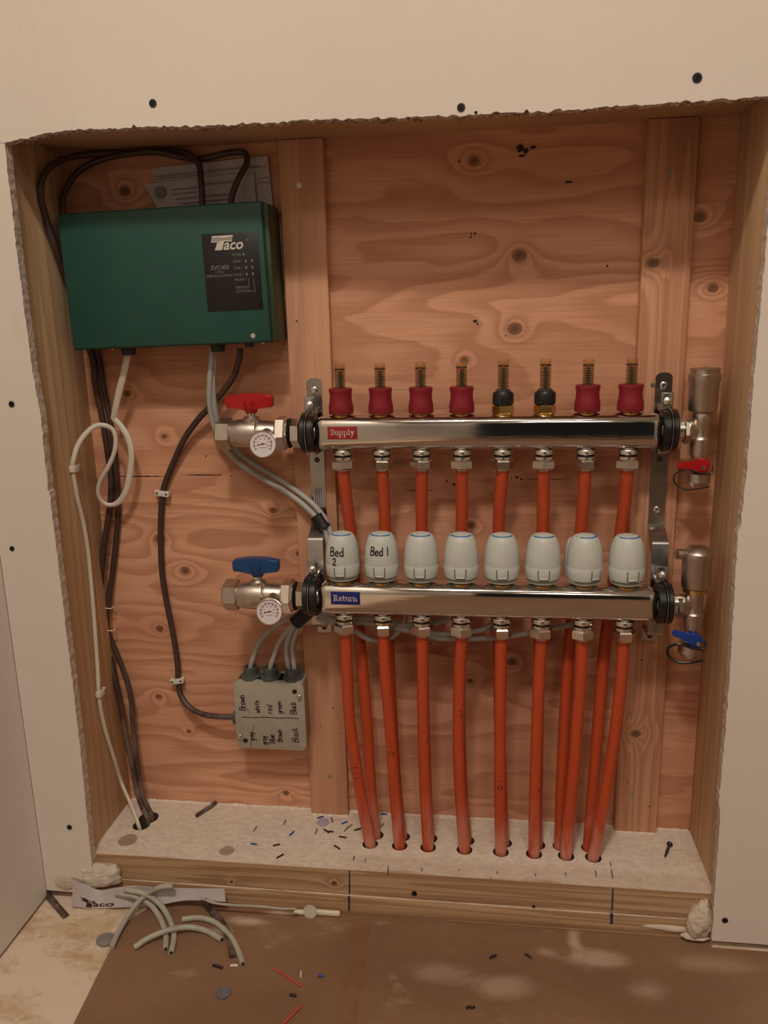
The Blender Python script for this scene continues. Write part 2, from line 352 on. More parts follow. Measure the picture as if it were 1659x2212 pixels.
class MB:
    def __init__(s): s.bm = bmesh.new()
    def _faces(s, vs, fs, mi=0):
        V = [s.bm.verts.new(v) for v in vs]
        for f in fs:
            try: fc = s.bm.faces.new([V[i] for i in f]); fc.material_index = mi
            except ValueError: pass
        return V
    def box(s, lo, hi, bev=0, seg=2, mat=None, mi=0):
        t = bmesh.new(); r = bmesh.ops.create_cube(t, size=1)
        lo, hi = Vector(lo), Vector(hi); c = (lo + hi) / 2; d = hi - lo
        for v in t.verts: v.co = Vector((v.co.x * d.x, v.co.y * d.y, v.co.z * d.z))
        if bev: bmesh.ops.bevel(t, geom=t.edges[:], offset=bev, segments=seg, affect='EDGES', profile=.5, clamp_overlap=True)
        for v in t.verts: v.co = (mat @ (v.co) if mat is not None else v.co) + c
        s.merge(t, mi); return s
    def merge(s, t, mi=0):
        m = {}
        for v in t.verts: m[v] = s.bm.verts.new(v.co)
        for f in t.faces:
            try: fc = s.bm.faces.new([m[v] for v in f.verts]); fc.material_index = mi if mi else f.material_index
            except ValueError: pass
        t.free()
    def lathe(s, prof, o, d=(0, 0, 1), n=32, up=None, mi=0, sx=1.):
        """prof: (axial, radius) list; closed with caps where radius is 0"""
        o = Vector(o); d, nn, b = frame(d, up); rings = []
        for (a, r) in prof:
            if r <= 1e-6: rings.append([s.bm.verts.new(o + d * a)])
            else: rings.append([s.bm.verts.new(o + d * a + nn * (r * math.cos(2 * PI * i / n)) + b * (r * sx * math.sin(2 * PI * i / n))) for i in range(n)])
        for A, B in zip(rings, rings[1:]):
            for i in range(n):
                j = (i + 1) % n
                q = [A[i % len(A)], A[j % len(A)], B[j % len(B)], B[i % len(B)]]; u = []
                for v in q:
                    if v not in u: u.append(v)
                if len(u) > 2:
                    try: f = s.bm.faces.new(u); f.material_index = mi
                    except ValueError: pass
        return s
    def cyl(s, a, b, r, n=24, r2=None, bev=0, mi=0, up=None):
        a, b = Vector(a), Vector(b); L = (b - a).length; r2 = r if r2 is None else r2
        p = [(0, 0), (0, r - bev), (bev, r), (L - bev, r2), (L, r2 - bev), (L, 0)] if bev else [(0, 0), (0, r), (L, r2), (L, 0)]
        return s.lathe(p, a, b - a, n, up, mi)
    def hexn(s, a, b, r, up=None, ch=.12, n=6):
        """hex nut, corner radius r, with chamfered corners"""
        a, b = Vector(a), Vector(b); L = (b - a).length; c = min(r * ch, L * .2)
        return s.lathe([(0, 0), (0, r - c), (c, r), (L - c, r), (L, r - c), (L, 0)], a, b - a, n, up)
    def tube(s, pts, r, n=12, k=8, smooth=True, up=None, rb=None, caps=True):
        P = catmull(pts, k) if smooth else [Vector(p) for p in pts]; N = len(P)
        def rad(i, q):
            if isinstance(q, (list, tuple)):
                f = i / (N - 1) * (len(q) - 1); j = min(int(f), len(q) - 2); return q[j] + (q[j + 1] - q[j]) * (f - j)
            return q
        rb = r if rb is None else rb
        t0 = (P[1] - P[0]).normalized(); _, nn, _ = frame(t0, up); prev = None; rings = []
        for i in range(N):
            t = (P[min(i + 1, N - 1)] - P[max(i - 1, 0)]).normalized()
            if up is not None: _, nn, _ = frame(t, up)
            else: nn = (nn - t * nn.dot(t)).normalized()
            b = t.cross(nn); ra, rbb = rad(i, r), rad(i, rb)
            rings.append([s.bm.verts.new(P[i] + nn * ra * math.cos(2 * PI * j / n) + b * rbb * math.sin(2 * PI * j / n)) for j in range(n)])
        for A, B in zip(rings, rings[1:]):
            for j in range(n): s.bm.faces.new((A[j], A[(j + 1) % n], B[(j + 1) % n], B[j]))
        if caps: s.bm.faces.new(rings[0][::-1]); s.bm.faces.new(rings[-1])
        return s
    def prism(s, poly, d, mi=0, smi=None, bev=0):
        """poly: list of 3D points (planar), extruded by vector d"""
        t = bmesh.new(); d = Vector(d)
        A = [t.verts.new(p) for p in poly]; B = [t.verts.new(Vector(p) + d) for p in poly]; n = len(poly)
        f1 = t.faces.new(A); f2 = t.faces.new(B[::-1])
        for i in range(n):
            f = t.faces.new((A[i], A[(i + 1) % n], B[(i + 1) % n], B[i])); f.material_index = smi if smi is not None else mi
        f1.material_index = f2.material_index = mi
        if bev: bmesh.ops.bevel(t, geom=t.edges[:], offset=bev, segments=2, affect='EDGES', profile=.5, clamp_overlap=True)
        s.merge(t); return s
    def strokes(s, lines, wd, fmap, thick=.00012):
        """flat ink strokes; fmap maps (x, y) -> (point, normal)"""
        for ln in lines:
            for a, b in zip(ln, ln[1:]):
                a, b = Vector(a), Vector(b); L = (b - a).length
                if L < 1e-6: continue
                k = max(1, int(L / (wd * 3))); dr = (b - a) / L; nr = Vector((-dr.y, dr.x)) * wd / 2
                pa = a - dr * wd * .3; pb = b + dr * wd * .3
                prev = None
                for i in range(k + 1):
                    c = pa.lerp(pb, i / k); q = []
                    for sg in (1, -1):
                        p, n = fmap(*(c + nr * sg)); q.append(s.bm.verts.new(p + n * thick))
                    if prev: s.bm.faces.new((prev[0], prev[1], q[1], q[0]))
                    prev = q
        return s
    def build(s, name, mat, parent=None, sharp=38, label=None):
        bm = s.bm
        bmesh.ops.recalc_face_normals(bm, faces=bm.faces[:])
        for f in bm.faces: f.smooth = True
        lim = math.radians(sharp)
        for e in bm.edges:
            if len(e.link_faces) != 2 or e.calc_face_angle(0) > lim: e.smooth = False
        if parent is not None: off = wloc(parent)
        else:
            lo = Vector((min(v.co[i] for v in bm.verts) for i in range(3))); hi = Vector((max(v.co[i] for v in bm.verts) for i in range(3)))
            off = Vector(((lo.x + hi.x) / 2, (lo.y + hi.y) / 2, lo.z))
        for v in bm.verts: v.co -= off
        me = bpy.data.meshes.new(name); bm.to_mesh(me); bm.free()
        for m in (mat if isinstance(mat, (list, tuple)) else [mat]): me.materials.append(M[m] if isinstance(m, str) else m)
        o = bpy.data.objects.new(name, me); COL.objects.link(o)
        if parent is not None: o.parent = parent
        else: o.location = off
        if label: o['label'] = label
        return o
def wloc(o):
    v = Vector((0, 0, 0))
    while o is not None: v += o.location; o = o.parent
    return v
def tag(o, label=None, cat=None, group=None, kind=None):
    if label: o['label'] = label
    if cat: o['category'] = cat
    if group: o['group'] = group
    if kind: o['kind'] = kind
    return o
def thing(name, label, cat, loc, group=None):
    o = bpy.data.objects.new(name, None); COL.objects.link(o); o.location = loc; o.empty_display_size = .01
    return tag(o, label, cat, group)
def copy_tree(o, parent=None):
    c = o.copy(); COL.objects.link(c); c.parent = parent
    for ch in list(o.children): copy_tree(ch, c)
    return c
def struct(o): o['kind'] = 'structure'; return o

# flat mapper onto a plane: origin o, unit axes ex, ey, normal n
def flat(o, ex, ey):
    o, ex, ey = Vector(o), Vector(ex), Vector(ey); n = ex.cross(ey).normalized()
    return lambda x, y: (o + ex * x + ey * y, n)

GL = {
 'B': (.5, [[(0,0),(0,1),(.34,1),(.46,.85),(.42,.62),(.05,.52)],[(.1,.53),(.45,.45),(.5,.22),(.36,.02),(0,0)]]),
 'e': (.42, [[(.02,.28),(.4,.36),(.36,.56),(.16,.6),(.02,.4),(.03,.14),(.18,0),(.4,.08)]]),
 'd': (.44, [[(.4,.5),(.2,.58),(.02,.38),(.03,.1),(.2,0),(.4,.18)],[(.42,1),(.4,.3),(.42,0)]]),
 '1': (.2, [[(.1,0),(.12,1)]]),
 '2': (.5, [[(0,.78),(.12,.97),(.36,.95),(.42,.72),(.25,.35),(0,.02),(.5,.04)]]),
 'r': (.34, [[(0,.6),(.02,0)],[(.02,.35),(.14,.56),(.34,.56)]]),
 'o': (.42, [[(.2,.6),(.03,.45),(.03,.15),(.2,0),(.38,.14),(.38,.45),(.2,.6)]]),
 'w': (.62, [[(0,.6),(.1,.03),(.18,.03),(.3,.5),(.4,.03),(.48,.03),(.62,.6)]]),
 'n': (.44, [[(0,.6),(.02,0)],[(.02,.35),(.16,.58),(.34,.52),(.4,.3),(.42,0)]]),
 'h': (.42, [[(0,1),(.02,0)],[(.02,.3),(.16,.55),(.34,.5),(.38,.3),(.4,0)]]),
 'i': (.14, [[(.05,.55),(.07,0)],[(.05,.8),(.07,.86)]]),
 't': (.36, [[(.16,.95),(.16,.1),(.28,0)],[(0,.62),(.36,.66)]]),
 'g': (.44, [[(.38,.52),(.18,.58),(.02,.36),(.1,.08),(.36,.2)],[(.4,.58),(.38,-.1),(.26,-.38),(.04,-.3)]]),
 'a': (.44, [[(.36,.52),(.16,.58),(.02,.32),(.08,.05),(.24,.04),(.36,.3),(.38,.5),(.36,.1),(.46,0)]]),
 'y': (.42, [[(0,.58),(.08,.2),(.26,.15),(.38,.55)],[(.4,.6),(.34,-.05),(.1,-.38)]]),
 'l': (.16, [[(.06,1),(.06,.1),(.12,0)]]),
 'u': (.44, [[(0,.58),(.03,.12),(.16,0),(.34,.15),(.38,.58)],[(.38,.5),(.42,0)]]),
 'c': (.38, [[(.36,.5),(.2,.6),(.03,.4),(.04,.12),(.2,0),(.38,.1)]]),
 'k': (.42, [[(0,1),(.02,0)],[(.36,.58),(.04,.26),(.4,0)]]),
 ' ': (.3, []),
 # slab-serif letters
 'S': (.60, [[(.52,.72),(.50,.86),(.34,.94),(.16,.90),(.09,.76),(.16,.60),(.42,.46),(.52,.30),(.46,.12),(.28,.05),(.10,.12),(.08,.27)]]),
 'U': (.60, [[(.10,.58),(.10,.18),(.20,.06),(.34,.07),(.44,.2)],[(.46,.62),(.46,.06),(.58,.06)],[(0,.62),(.12,.62)],[(.36,.62),(.48,.62)]]),
 'P': (.60, [[(.12,.62),(.12,-.34)],[(0,.62),(.14,.62)],[(0,-.34),(.26,-.34)],[(.14,.5),(.26,.62),(.42,.6),(.52,.44),(.52,.22),(.42,.06),(.26,.04),(.14,.16)]]),
 'L': (.30, [[(.0,.95),(.14,.95),(.14,.05)],[(0,.05),(.28,.05)]]),
 'Y': (.60, [[(.10,.6),(.30,.08)],[(.50,.6),(.26,-.10),(.16,-.32),(.02,-.32)],[(0,.62),(.2,.62)],[(.4,.62),(.6,.62)]]),
 'R': (.72, [[(.14,.93),(.14,.05)],[(0,.93),(.40,.93),(.54,.82),(.54,.62),(.40,.50),(.16,.50)],[(.34,.50),(.56,.08),(.70,.06)],[(0,.05),(.28,.05)]]),
 'E': (.54, [[(.08,.35),(.46,.35),(.44,.52),(.30,.63),(.14,.56),(.07,.36),(.12,.14),(.28,.05),(.47,.12)]]),
 'T': (.42, [[(.16,.85),(.16,.18),(.24,.06),(.38,.1)],[(0,.62),(.36,.62)]]),
 'r_': (.46, [[(.12,.62),(.12,.05)],[(0,.62),(.14,.62)],[(0,.05),(.28,.05)],[(.14,.42),(.24,.6),(.42,.6),(.43,.48)]]),
 'n_': (.66, [[(.12,.62),(.12,.05)],[(0,.62),(.14,.62)],[(0,.05),(.24,.05)],[(.14,.44),(.26,.6),(.42,.58),(.50,.42),(.50,.05)],[(.40,.05),(.64,.05)]]),
 '|': (.1, [[(0,0),(0,1)]]),
}
def write(text, size, x=0, y=0, gap=.14, slant=0., center=False, jit=0.):
    out = []; cx = 0
    keys = text if isinstance(text, list) else list(text)
    for k in keys:
        wd, ls = GL[k]
        jx, jy = random.uniform(-jit, jit), random.uniform(-jit, jit)
        for l in ls: out.append([(cx + p[0] + jx + slant * p[1], p[1] + jy) for p in l])
        cx += wd + gap
    off = -(cx - gap) / 2 if center else 0
    return [[(x + (p[0] + off) * size, y + p[1] * size) for p in l] for l in out]
def fonttext(mb, body, size, fmap, x=0, y=0, shear=0., offset=0., thick=.00012, xs=1.):
    cu = bpy.data.curves.new('tmp', 'FONT'); cu.body = body; cu.size = 1; cu.offset = offset; cu.shear = shear; cu.resolution_u = 3
    o = bpy.data.objects.new('tmp', cu); COL.objects.link(o)
    dg = bpy.context.evaluated_depsgraph_get(); me = bpy.data.meshes.new_from_object(o.evaluated_get(dg))
    V = []
    for v in me.vertices:
        p, n = fmap(x + v.co.x * size * xs, y + v.co.y * size); V.append(mb.bm.verts.new(p + n * thick))
    for f in me.polygons:
        try: mb.bm.faces.new([V[i] for i in f.vertices])
        except ValueError: pass
    bpy.data.objects.remove(o); bpy.data.curves.remove(cu); bpy.data.meshes.remove(me)

# ------------------------------------------------------------------ room shell
DF, DB = -.142, -.129          # drywall face / back
ZF = -.528                     # floor
XL, XR = -.478, .3465          # stud faces
ZT, ZS = .463, -.4598
ZJ = -.4985
WX = -.5435                    # side wall
TB = -.0127                    # batten face

def jag(pts, step=.003, amp=.0006, ax=(0, 2)):
    out = []
    for a, b in zip(pts, pts[1:]):
        a, b = Vector(a), Vector(b); L = (b - a).length; k = max(1, int(L / step))
        nrm = Vector((-(b - a).z, 0, (b - a).x)).normalized()
        for i in range(k):
            p = a.lerp(b, i / k)
            j = (mnoise.noise(p * 160) * 1.0 + mnoise.noise(p * 420) * .8) * amp * 1.6
            out.append(p + nrm * j)
    out.append(Vector(pts[-1])); return out
topedge = atl([(10,308),(60,297),(120,285),(180,280),(283,275),(288,268),(296,275),(430,272),(560,266),(600,264),(640,261),(740,257),(900,252),(1000,250),(1060,246),(1130,241),(1138,235),(1146,243),(1170,240),(1400,226),(1560,215),(1684,206)], DF)
leftedge = atl([(10,308),(38,560),(70,800),(88,900),(104,1060),(107,1062),(128,1240),(150,1420),(176,1640),(188,1770),(197,1856)], DF)
rightedge = atl([(1684,206),(1647,615),(1630,800),(1613,1018),(1600,1140),(1594,1150),(1575,1480),(1553,1735),(1556,1755),(1546,1900),(1537,2032)], DF)
leftedge[-1].z = -.468
le = jag(leftedge); te = jag(topedge, amp=.0012); re_ = jag(rightedge)
mb = MB()
th = (0, .0128, 0)
zlb = at(130, 1925, DF).z
# left sheet
mb.prism([Vector((WX + .0005, DF, leftedge[0].z))] + le + [Vector((le[-1].x - .004, DF, -.498)), Vector((le[-1].x - .022, DF, zlb)), Vector((WX + .0005, DF, zlb))], th, 0, 1)
# sheet above the opening
mb.prism([Vector((WX + .0005, DF, 1.9)), Vector((WX + .0005, DF, leftedge[0].z - .0006))] + te + [Vector((1.4, DF, te[-1].z)), Vector((1.4, DF, 1.9))], th, 0, 1)
# right sheet
zrb = at(1600, 2037, DF).z
mb.prism(re_ + [Vector((1.4, DF, zrb)), Vector((1.4, DF, re_[0].z))], th, 0, 1)
wf = struct(mb.build('wall_front', ['drywall', 'gypsum']))
# torn paper along the upper cut
mb = MB()
for i in range(3, len(te) - 1):
    p = te[i]
    if random.random() < .55:
        h = random.uniform(.001, .0035) * (1.6 if mnoise.noise(p * 30) > .1 else .7); wv = random.uniform(.002, .004); y = random.uniform(.004, .0125)
        a = p + Vector((-wv, y, .0006)); b = p + Vector((wv, y, .0006)); c = p + Vector((random.uniform(-.001, .001), y - .001, -h))
        mb.prism([a, b, c], (0, .0005, 0))
tp = mb.build('torn_paper_edge', 'paper_fuzz', wf)

mb = MB(); mb.box((WX - .0128, -3.0, ZF + .005), (WX, -.1422, 1.9)); struct(mb.build('wall_left', 'painted'))
mb = MB(); mb.box((1.4, -3.0, ZF), (1.413, DF, 1.9)); struct(mb.build('wall_right', 'room_dark'))
# unseen rear wall; doorway added to give the bars a dark reflection
mb = MB(); mb.box((WX - .0128, -3.10, ZF), (-.02, -3.0, 1.9)); mb.box((1.25, -3.10, ZF), (1.413, -3.0, 1.9)); mb.box((-.02, -3.10, 1.50), (1.25, -3.0, 1.9)); struct(mb.build('wall_rear', 'room_dark'))
mb = MB(); mb.box((WX - .0128, -3.0, 1.9), (1.413, -.129, 1.913)); struct(mb.build('ceiling', 'ceiling'))
mb = MB(); mb.box((WX - .0128, -3.0, ZF - .02), (1.413, -.05, ZF)); struct(mb.build('floor', 'osb'))
# plywood behind the recess
mb = MB(); mb.box((-.56, .0, -.56), (.45, .016, .56)); struct(mb.build('wall_back', 'plywood'))
mb = MB(); mb.box((XL - .038, DB, ZS + .0003), (XL, -.0003, .53), .0015); struct(mb.build('trim_1', 'stud'))
mb = MB(); mb.box((XR, DB, ZS + .0003), (XR + .038, -.0003, .53), .0015); struct(mb.build('trim_2', 'stud'))
mb = MB(); mb.box((XL, DB, ZT), (XR, -.0003, ZT + .038), .0015); struct(mb.build('trim_3', 'header'))

# bottom boards, the upper one drilled for pipes and cables
X0 = -.119
ret_px = [[(747,1370),(750,1450),(755,1550),(767,1640),(783,1740),(797,1835)],
 [(826,1370),(832,1450),(841,1550),(848,1640),(855,1740),(862,1835)],
 [(913,1372),(913,1450),(914,1550),(916,1640),(920,1740),(924,1838)],
 [(994,1375),(993,1450),(991,1550),(991,1640),(996,1740),(1003,1843)],
 [(1081,1378),(1081,1450),(1080,1550),(1080,1640),(1080,1740),(1082,1845)],
 [(1166,1382),(1165,1450),(1161,1550),(1158,1640),(1155,1740),(1154,1850)],
 [(1258,1385),(1255,1450),(1248,1550),(1241,1640),(1232,1740),(1224,1858)],
 [(1347,1388),(1343,1450),(1333,1550),(1320,1640),(1303,1740),(1283,1860)]]
sup_px = [[(744,1015),(749,1080),(757,1150),(768,1270),(779,1400),(792,1550),(801,1700),(811,1812)],
 [(829,1015),(830,1080),(832,1150),(836,1270),(840,1400),(847,1550),(856,1700),(868,1808)],
 [(911,1015),(911,1080),(911,1150),(912,1270),(913,1400),(916,1550),(921,1700),(927,1810)],
 [(999,1015),(998,1080),(997,1150),(995,1270),(994,1400),(993,1550),(998,1700),(1007,1812)],
 [(1085,1015),(1080,1080),(1077,1150),(1077,1270),(1078,1400),(1079,1550),(1083,1700),(1088,1815)],
 [(1176,1015),(1174,1080),(1172,1150),(1169,1270),(1166,1400),(1162,1550),(1160,1700),(1160,1818)],
 [(1264,1018),(1260,1080),(1254,1150),(1242,1270),(1229,1400),(1220,1550),(1213,1700),(1209,1825)],
 [(1357,1018),(1350,1080),(1341,1150),(1323,1270),(1306,1400),(1293,1550),(1281,1700),(1271,1825)]]
YR, YS = -.0763, -.0495
YRH, YSH = -.0735, -.0545
rx_h, sx_h = [], []
for i in range(8):
    rx_h.append(at(*ret_px[i][-1], -.46, 2).x); sx_h.append(at(*sup_px[i][-1], YSH, 1).x)
chole = at(316, 1772, -.46, 2)
def cutter(pts):
    mb = MB()
    for (x, y, r) in pts: mb.cyl((x, y, ZJ - .004), (x, y, ZS + .01), r, 20)
    return mb.build('cut', 'hole_dark')
c1 = cutter([(x, YRH, .0108) for x in rx_h]); c2 = cutter([(x + .001, YSH + .001, .0105) for x in sx_h] + [(chole.x - .002, chole.y - .012, .0125)])
c3 = cutter([(chole.x + .001, chole.y + .006, .0145)])
mb = MB(); mb.box((-.53, DB, ZJ + .0002), (.3855, -.0003, ZS), .0012)
sill = struct(mb.build('trim_4', ['dusty_board', 'hole_dark']))
for c in (c1, c2, c3):
    md = sill.modifiers.new('b', 'BOOLEAN'); md.operation = 'DIFFERENCE'; md.solver = 'EXACT'; md.object = c
dg = bpy.context.evaluated_depsgraph_get(); nm = bpy.data.meshes.new_from_object(sill.evaluated_get(dg))
sill.modifiers.clear(); sill.data = nm
for pf in nm.polygons: pf.use_smooth = False
for c in (c1, c2, c3): bpy.data.objects.remove(c)
mb = MB(); mb.box((-.53, DB - .0020, ZF + .0003), (.3855, -.0003, ZJ - .0002), .0012); lower = struct(mb.build('trim_5', 'dusty_board'))

# ragged ridge of gypsum dust where the board meets the plywood
mb = MB(); prev = None; N_ = 420
for i in range(N_ + 1):
    x = XL + .002 + (XR - XL - .004) * i / N_
    h = max(.0004, .0012 + .0028 * max(0, mnoise.noise(Vector((x * 38, 1.3, 0)))) + .0012 * mnoise.noise(Vector((x * 210, 4., 0))))
    if x < -.40: h *= 1.5
    wv = .0015 + h * 1.1
    yb = TB if (-.1923 < x < -.1370 or .2430 < x < .2995) else -.0004
    q = [mb.bm.verts.new(p) for p in ((x, yb, ZS - .0002), (x, yb, ZS + h), (x, yb - wv * .4, ZS + h * .8), (x, yb - wv, ZS - .0002))]
    if prev:
        for k in range(4): mb.bm.faces.new((prev[k], prev[(k + 1) % 4], q[(k + 1) % 4], q[k]))
    else: mb.bm.faces.new(q[::-1])
    prev = q
mb.bm.faces.new(prev)
M['dust'] = plain('gypsum_dust', (.70, .60, .50), .95, 0, .12, 120, .5, .001)
mb.build('dust_ridge', 'dust', sill)

# blue marker lines across the boards
def ribbon(mb, pts, wd, nrm, lift=.0003):
    nrm = Vector(nrm); P = [Vector(p) for p in pts]; prev = None
    for i, p in enumerate(P):
        t = (P[min(i + 1, len(P) - 1)] - P[max(i - 1, 0)]).normalized(); b = t.cross(nrm).normalized() * wd / 2 * random.uniform(.75, 1.15)
        q = [mb.bm.verts.new(p + b + nrm * lift), mb.bm.verts.new(p - b + nrm * lift)]
        if prev: mb.bm.faces.new((prev[0], prev[1], q[1], q[0]))
        prev = q
for (u, v0, v1, uu) in [(755, 1881, 1931, 755), (1324, 1919, 1966, 1322)]:
    mb = MB(); ribbon(mb, [at(u + (uu - u) * k / 6, v0 + (v1 - v0) * k / 6, DB) for k in range(7)], .0020, (0, -1, 0)); mb.build('marker_line', 'ink_blue', sill)
for (u, v0, v1) in [(754, 1935, 1967), (1321, 1972, 1996)]:
    mb = MB(); ribbon(mb, [at(u, v0 + (v1 - v0) * k / 6, DB - .0020) for k in range(7)], .0028 if u < 1000 else .0042, (0, -1, 0)); mb.build('marker_line', 'ink_blue', lower)
for (u, v, du, dv) in [(766,1849,-3,9),(838,1870,1,12),(838,1866,0,0),(912,1875,-1,8),(1074,1883,0,5),(1157,1888,0,5),(1222,1885,0,6),(1286,1880,2,14),(1318,1862,2,10),(1320,1878,4,20),(838,1880,0,8),(790,1855,-2,8),(992,1878,0,3)]:
    if dv == 0: continue
    a, b = at(u, v, ZS, 2), at(u + du, v + dv, ZS, 2)
    if a.y < DB + .002: continue
    mb = MB(); ribbon(mb, [a.lerp(b, k / 3) for k in range(4)], .0013, (0, 0, 1)); mb.build('marker_tick', 'ink_blue', sill)

# floor paper
pp = [at(345, 1962, ZF, 2), at(265, 2000, ZF, 2), at(210, 2110, ZF, 2), at(160, 2212, ZF, 2)]
d = (pp[3] - pp[1]).normalized(); end = pp[3] + d * 2.6  # sheet carried on out of view to darken the return bar's reflection
poly = [Vector((pp[0].x, -.1315, ZF + .0002)), Vector((pp[0].x - .01, -.136, ZF + .0002))] + [Vector((p.x, p.y, ZF + .0002)) for p in pp[1:]] + [Vector((end.x, end.y, ZF + .0002)), Vector((1.39, end.y, ZF + .0002)), Vector((1.39, -.143, ZF + .0002)), Vector((.345, -.143, ZF + .0002)), Vector((.345, -.1315, ZF + .0002))]
mb = MB(); mb.prism(poly, (0, 0, .0012))
fp = tag(mb.build('floor_paper', 'floor_paper'), 'brown protective paper sheet covering the floor in front of the opening', 'floor covering')
ZP = ZF + .0014
mb = MB()
a, b, c_, d_ = at(762, 1985, ZP, 2), at(800, 1985, ZP, 2), at(770, 2212, ZP, 2), at(728, 2212, ZP, 2)
mb.prism([Vector((p.x, p.y, ZP + .0001)) for p in (a, b, c_, d_)], (0, 0, .0003)); mb.build('overlap_strip', 'floor_tape', fp)

# ------------------------------------------------------------------ battens
mb = MB(); mb.box((-.1923, TB, ZS + .0004), (-.1370, -.0002, .4625), .0012)
bt = tag(mb.build('wooden_batten', 'batten_left'), 'pale vertical wooden batten beside the green control box', 'batten', 'battens screwed to the plywood')
p = bt.location
mb = MB(); mb.box((.2430, TB, ZS + .0004), (.2995, -.0002, .4625), .0012)
tag(mb.build('wooden_batten', 'batten_right'), 'striped vertical wooden batten behind the right end of the manifolds', 'batten', 'battens screwed to the plywood')

def screw_head(name, u, v, Y, r, mat, label, grp, cat='screw', rec=True):
    c = at(u, v, Y); mb = MB()
    mb.lathe([(-.006, 0), (-.006, r * .4), (-.0002, r * .5), (0, r), (.0006, r * .96), (.0007, r * .55), (.0001, r * .45), (.0001, 0)], c, (0, -1, 0), 16)
    for a in (0, PI / 2):
        dx, dz = math.cos(a + .5) * r * .55, math.sin(a + .5) * r * .55; nx_, nz_ = -math.sin(a + .5) * r * .1, math.cos(a + .5) * r * .1
        mb.prism([c + Vector((dx + nx_, -.0007, dz + nz_)), c + Vector((dx - nx_, -.0007, dz - nz_)), c + Vector((-dx - nx_, -.0007, -dz - nz_)), c + Vector((-dx + nx_, -.0007, -dz + nz_))], (0, .0004, 0))
    return tag(mb.build(name, mat), label, cat, grp)
for (u, v, lb) in [(647,400,'silver screw near the top of the pale left batten'),(712,1678,'silver screw near the foot of the pale left batten'),(1447,370,'silver screw near the top of the right batten'),(1366,1718,'silver screw near the foot of the right batten'),(1410,831,'small silver screw in the right batten beside the bracket top')]:
    screw_head('batten_screw', u, v, TB, .0035 if u != 1410 else .003, 'nickel_satin', lb, 'silver screws in the battens')
for (u, v, r, lb) in [(330,223,8,'dark drywall screw above the green control box'),(996,232,8,'dark drywall screw above the middle of the opening'),(1506,168,9,'dark drywall screw at the upper right of the opening'),(25,873,7,'dark drywall screw left of the opening, level with the red handle'),(26,1185,6,'dark drywall screw left of the opening, level with the blue handle'),(150,1787,7,'dark drywall screw at the foot of the narrow left drywall strip'),(1566,1988,7,'dark drywall screw low beside the right end of the boards'),(1028,243,3,'tiny dark nail at the upper drywall edge, right of a screw')]:
    screw_head('drywall_screw', u, v, DF - .0004, r / 1900., 'black_screw', lb, 'dark screws in the drywall')
screw_head('board_screw', 895, 1930, DB - .0004, .0036, 'black_screw', 'dark screw head in the upper front board below the third pipe', None)
screw_head('board_screw', 1153, 1958, DB - .0004, .002, 'black_screw', 'small dark nail head low in the front boards, right of centre', None)

# ------------------------------------------------------------------ control box
BX0, BX1, BZ0, BZ1, BYF, BYB = -.4565, -.1938, .2218, .3835, -.066, -.006
cbx = thing('control_box', 'dark green metal heating control box with a black label', 'control box', ((BX0 + BX1) / 2, -.03, BZ0))
tilt = Matrix.Rotation(-math.radians(1.1), 4, 'Y')
mb = MB(); mb.box((BX0 + .001, BYB - .052, BZ0 + .001), (BX1 - .0005, BYB, BZ1 - .001), .0015)
cbx_body = mb.build('enclosure', 'green_back', cbx)
mb = MB(); mb.box((BX0, BYF, BZ0), (BX1 - .006, BYF + .010, BZ1), .0022, 3); mb.box((BX0 - .0008, BYF + .004, BZ0 - .0008), (BX1 - .0055, BYF + .038, BZ1 + .0008), .001)
cover = mb.build('front_cover', 'green_paint', cbx)
cw, chh = BX1 - BX0, BZ1 - BZ0
# label plate
LX0, LX1 = BX0 + cw * .688, BX1 - .0125; LZ1, LZ0 = BZ1 - chh * .205, BZ1 - chh * .76
mb = MB(); mb.box((LX0, BYF - .0006, LZ0), (LX1, BYF, LZ1), .0002)
lp = mb.build('label_plate', 'label_black', cbx)
lw, lh = LX1 - LX0, LZ1 - LZ0
fm = flat((LX0, BYF - .0007, LZ1), (1, 0, 0), (0, 0, 1))
def L2(x, y): return (x / 1140. * lw, -y / 1420. * lh)     # label drawing units
mb = MB()
def quadl(pts):
    V = []
    for (x, y) in pts:
        p, n = fm(*L2(x, y)); V.append(mb.bm.verts.new(p + n * .0001))
    mb.bm.faces.new(V)
sl = -.30
for (y0, y1) in [(45, 78), (84, 98), (108, 122), (132, 156)]:
    n = 14; top = []; bot = []
    for i in range(n + 1):
        f = i / n; wv = 6 * math.sin(f * 2 * PI * 1.3) if y0 > 50 else 0
        x0 = 215 + sl * (y0 - 45) * .9; x1 = 640 + sl * (y0 - 45) * .9
        top.append((x0 + (x1 - x0) * f, y0 + wv)); bot.append((x0 - 5 + (x1 - x0) * f, y1 + wv))
    for i in range(n): quadl([top[i], top[i + 1], bot[i + 1], bot[i]])
quadl([(320, 150), (455, 150), (405, 305), (250, 305)])
o_ = L2(425, 300); fonttext(mb, 'aco', lh * .185, fm, o_[0], o_[1], shear=.28, offset=.022, xs=1.02)
o_ = L2(905, 160); fonttext(mb, 'TM', lh * .02, fm, o_[0], o_[1])
mb.build('maker_logo', 'ink_white', lp)
mb = MB()
o_ = L2(130, 655); fonttext(mb, 'ZVC403', lh * .075, fm, *o_, offset=.012)
o_ = L2(215, 715); fonttext(mb, '3 ZONE', lh * .035, fm, *o_)
o_ = L2(28, 790); fonttext(mb, 'ZONE VALVE CONTROL', lh * .046, fm, *o_, offset=.006, xs=.74)
mb.build('model_lettering', 'ink_dim', lp)
mb = MB()
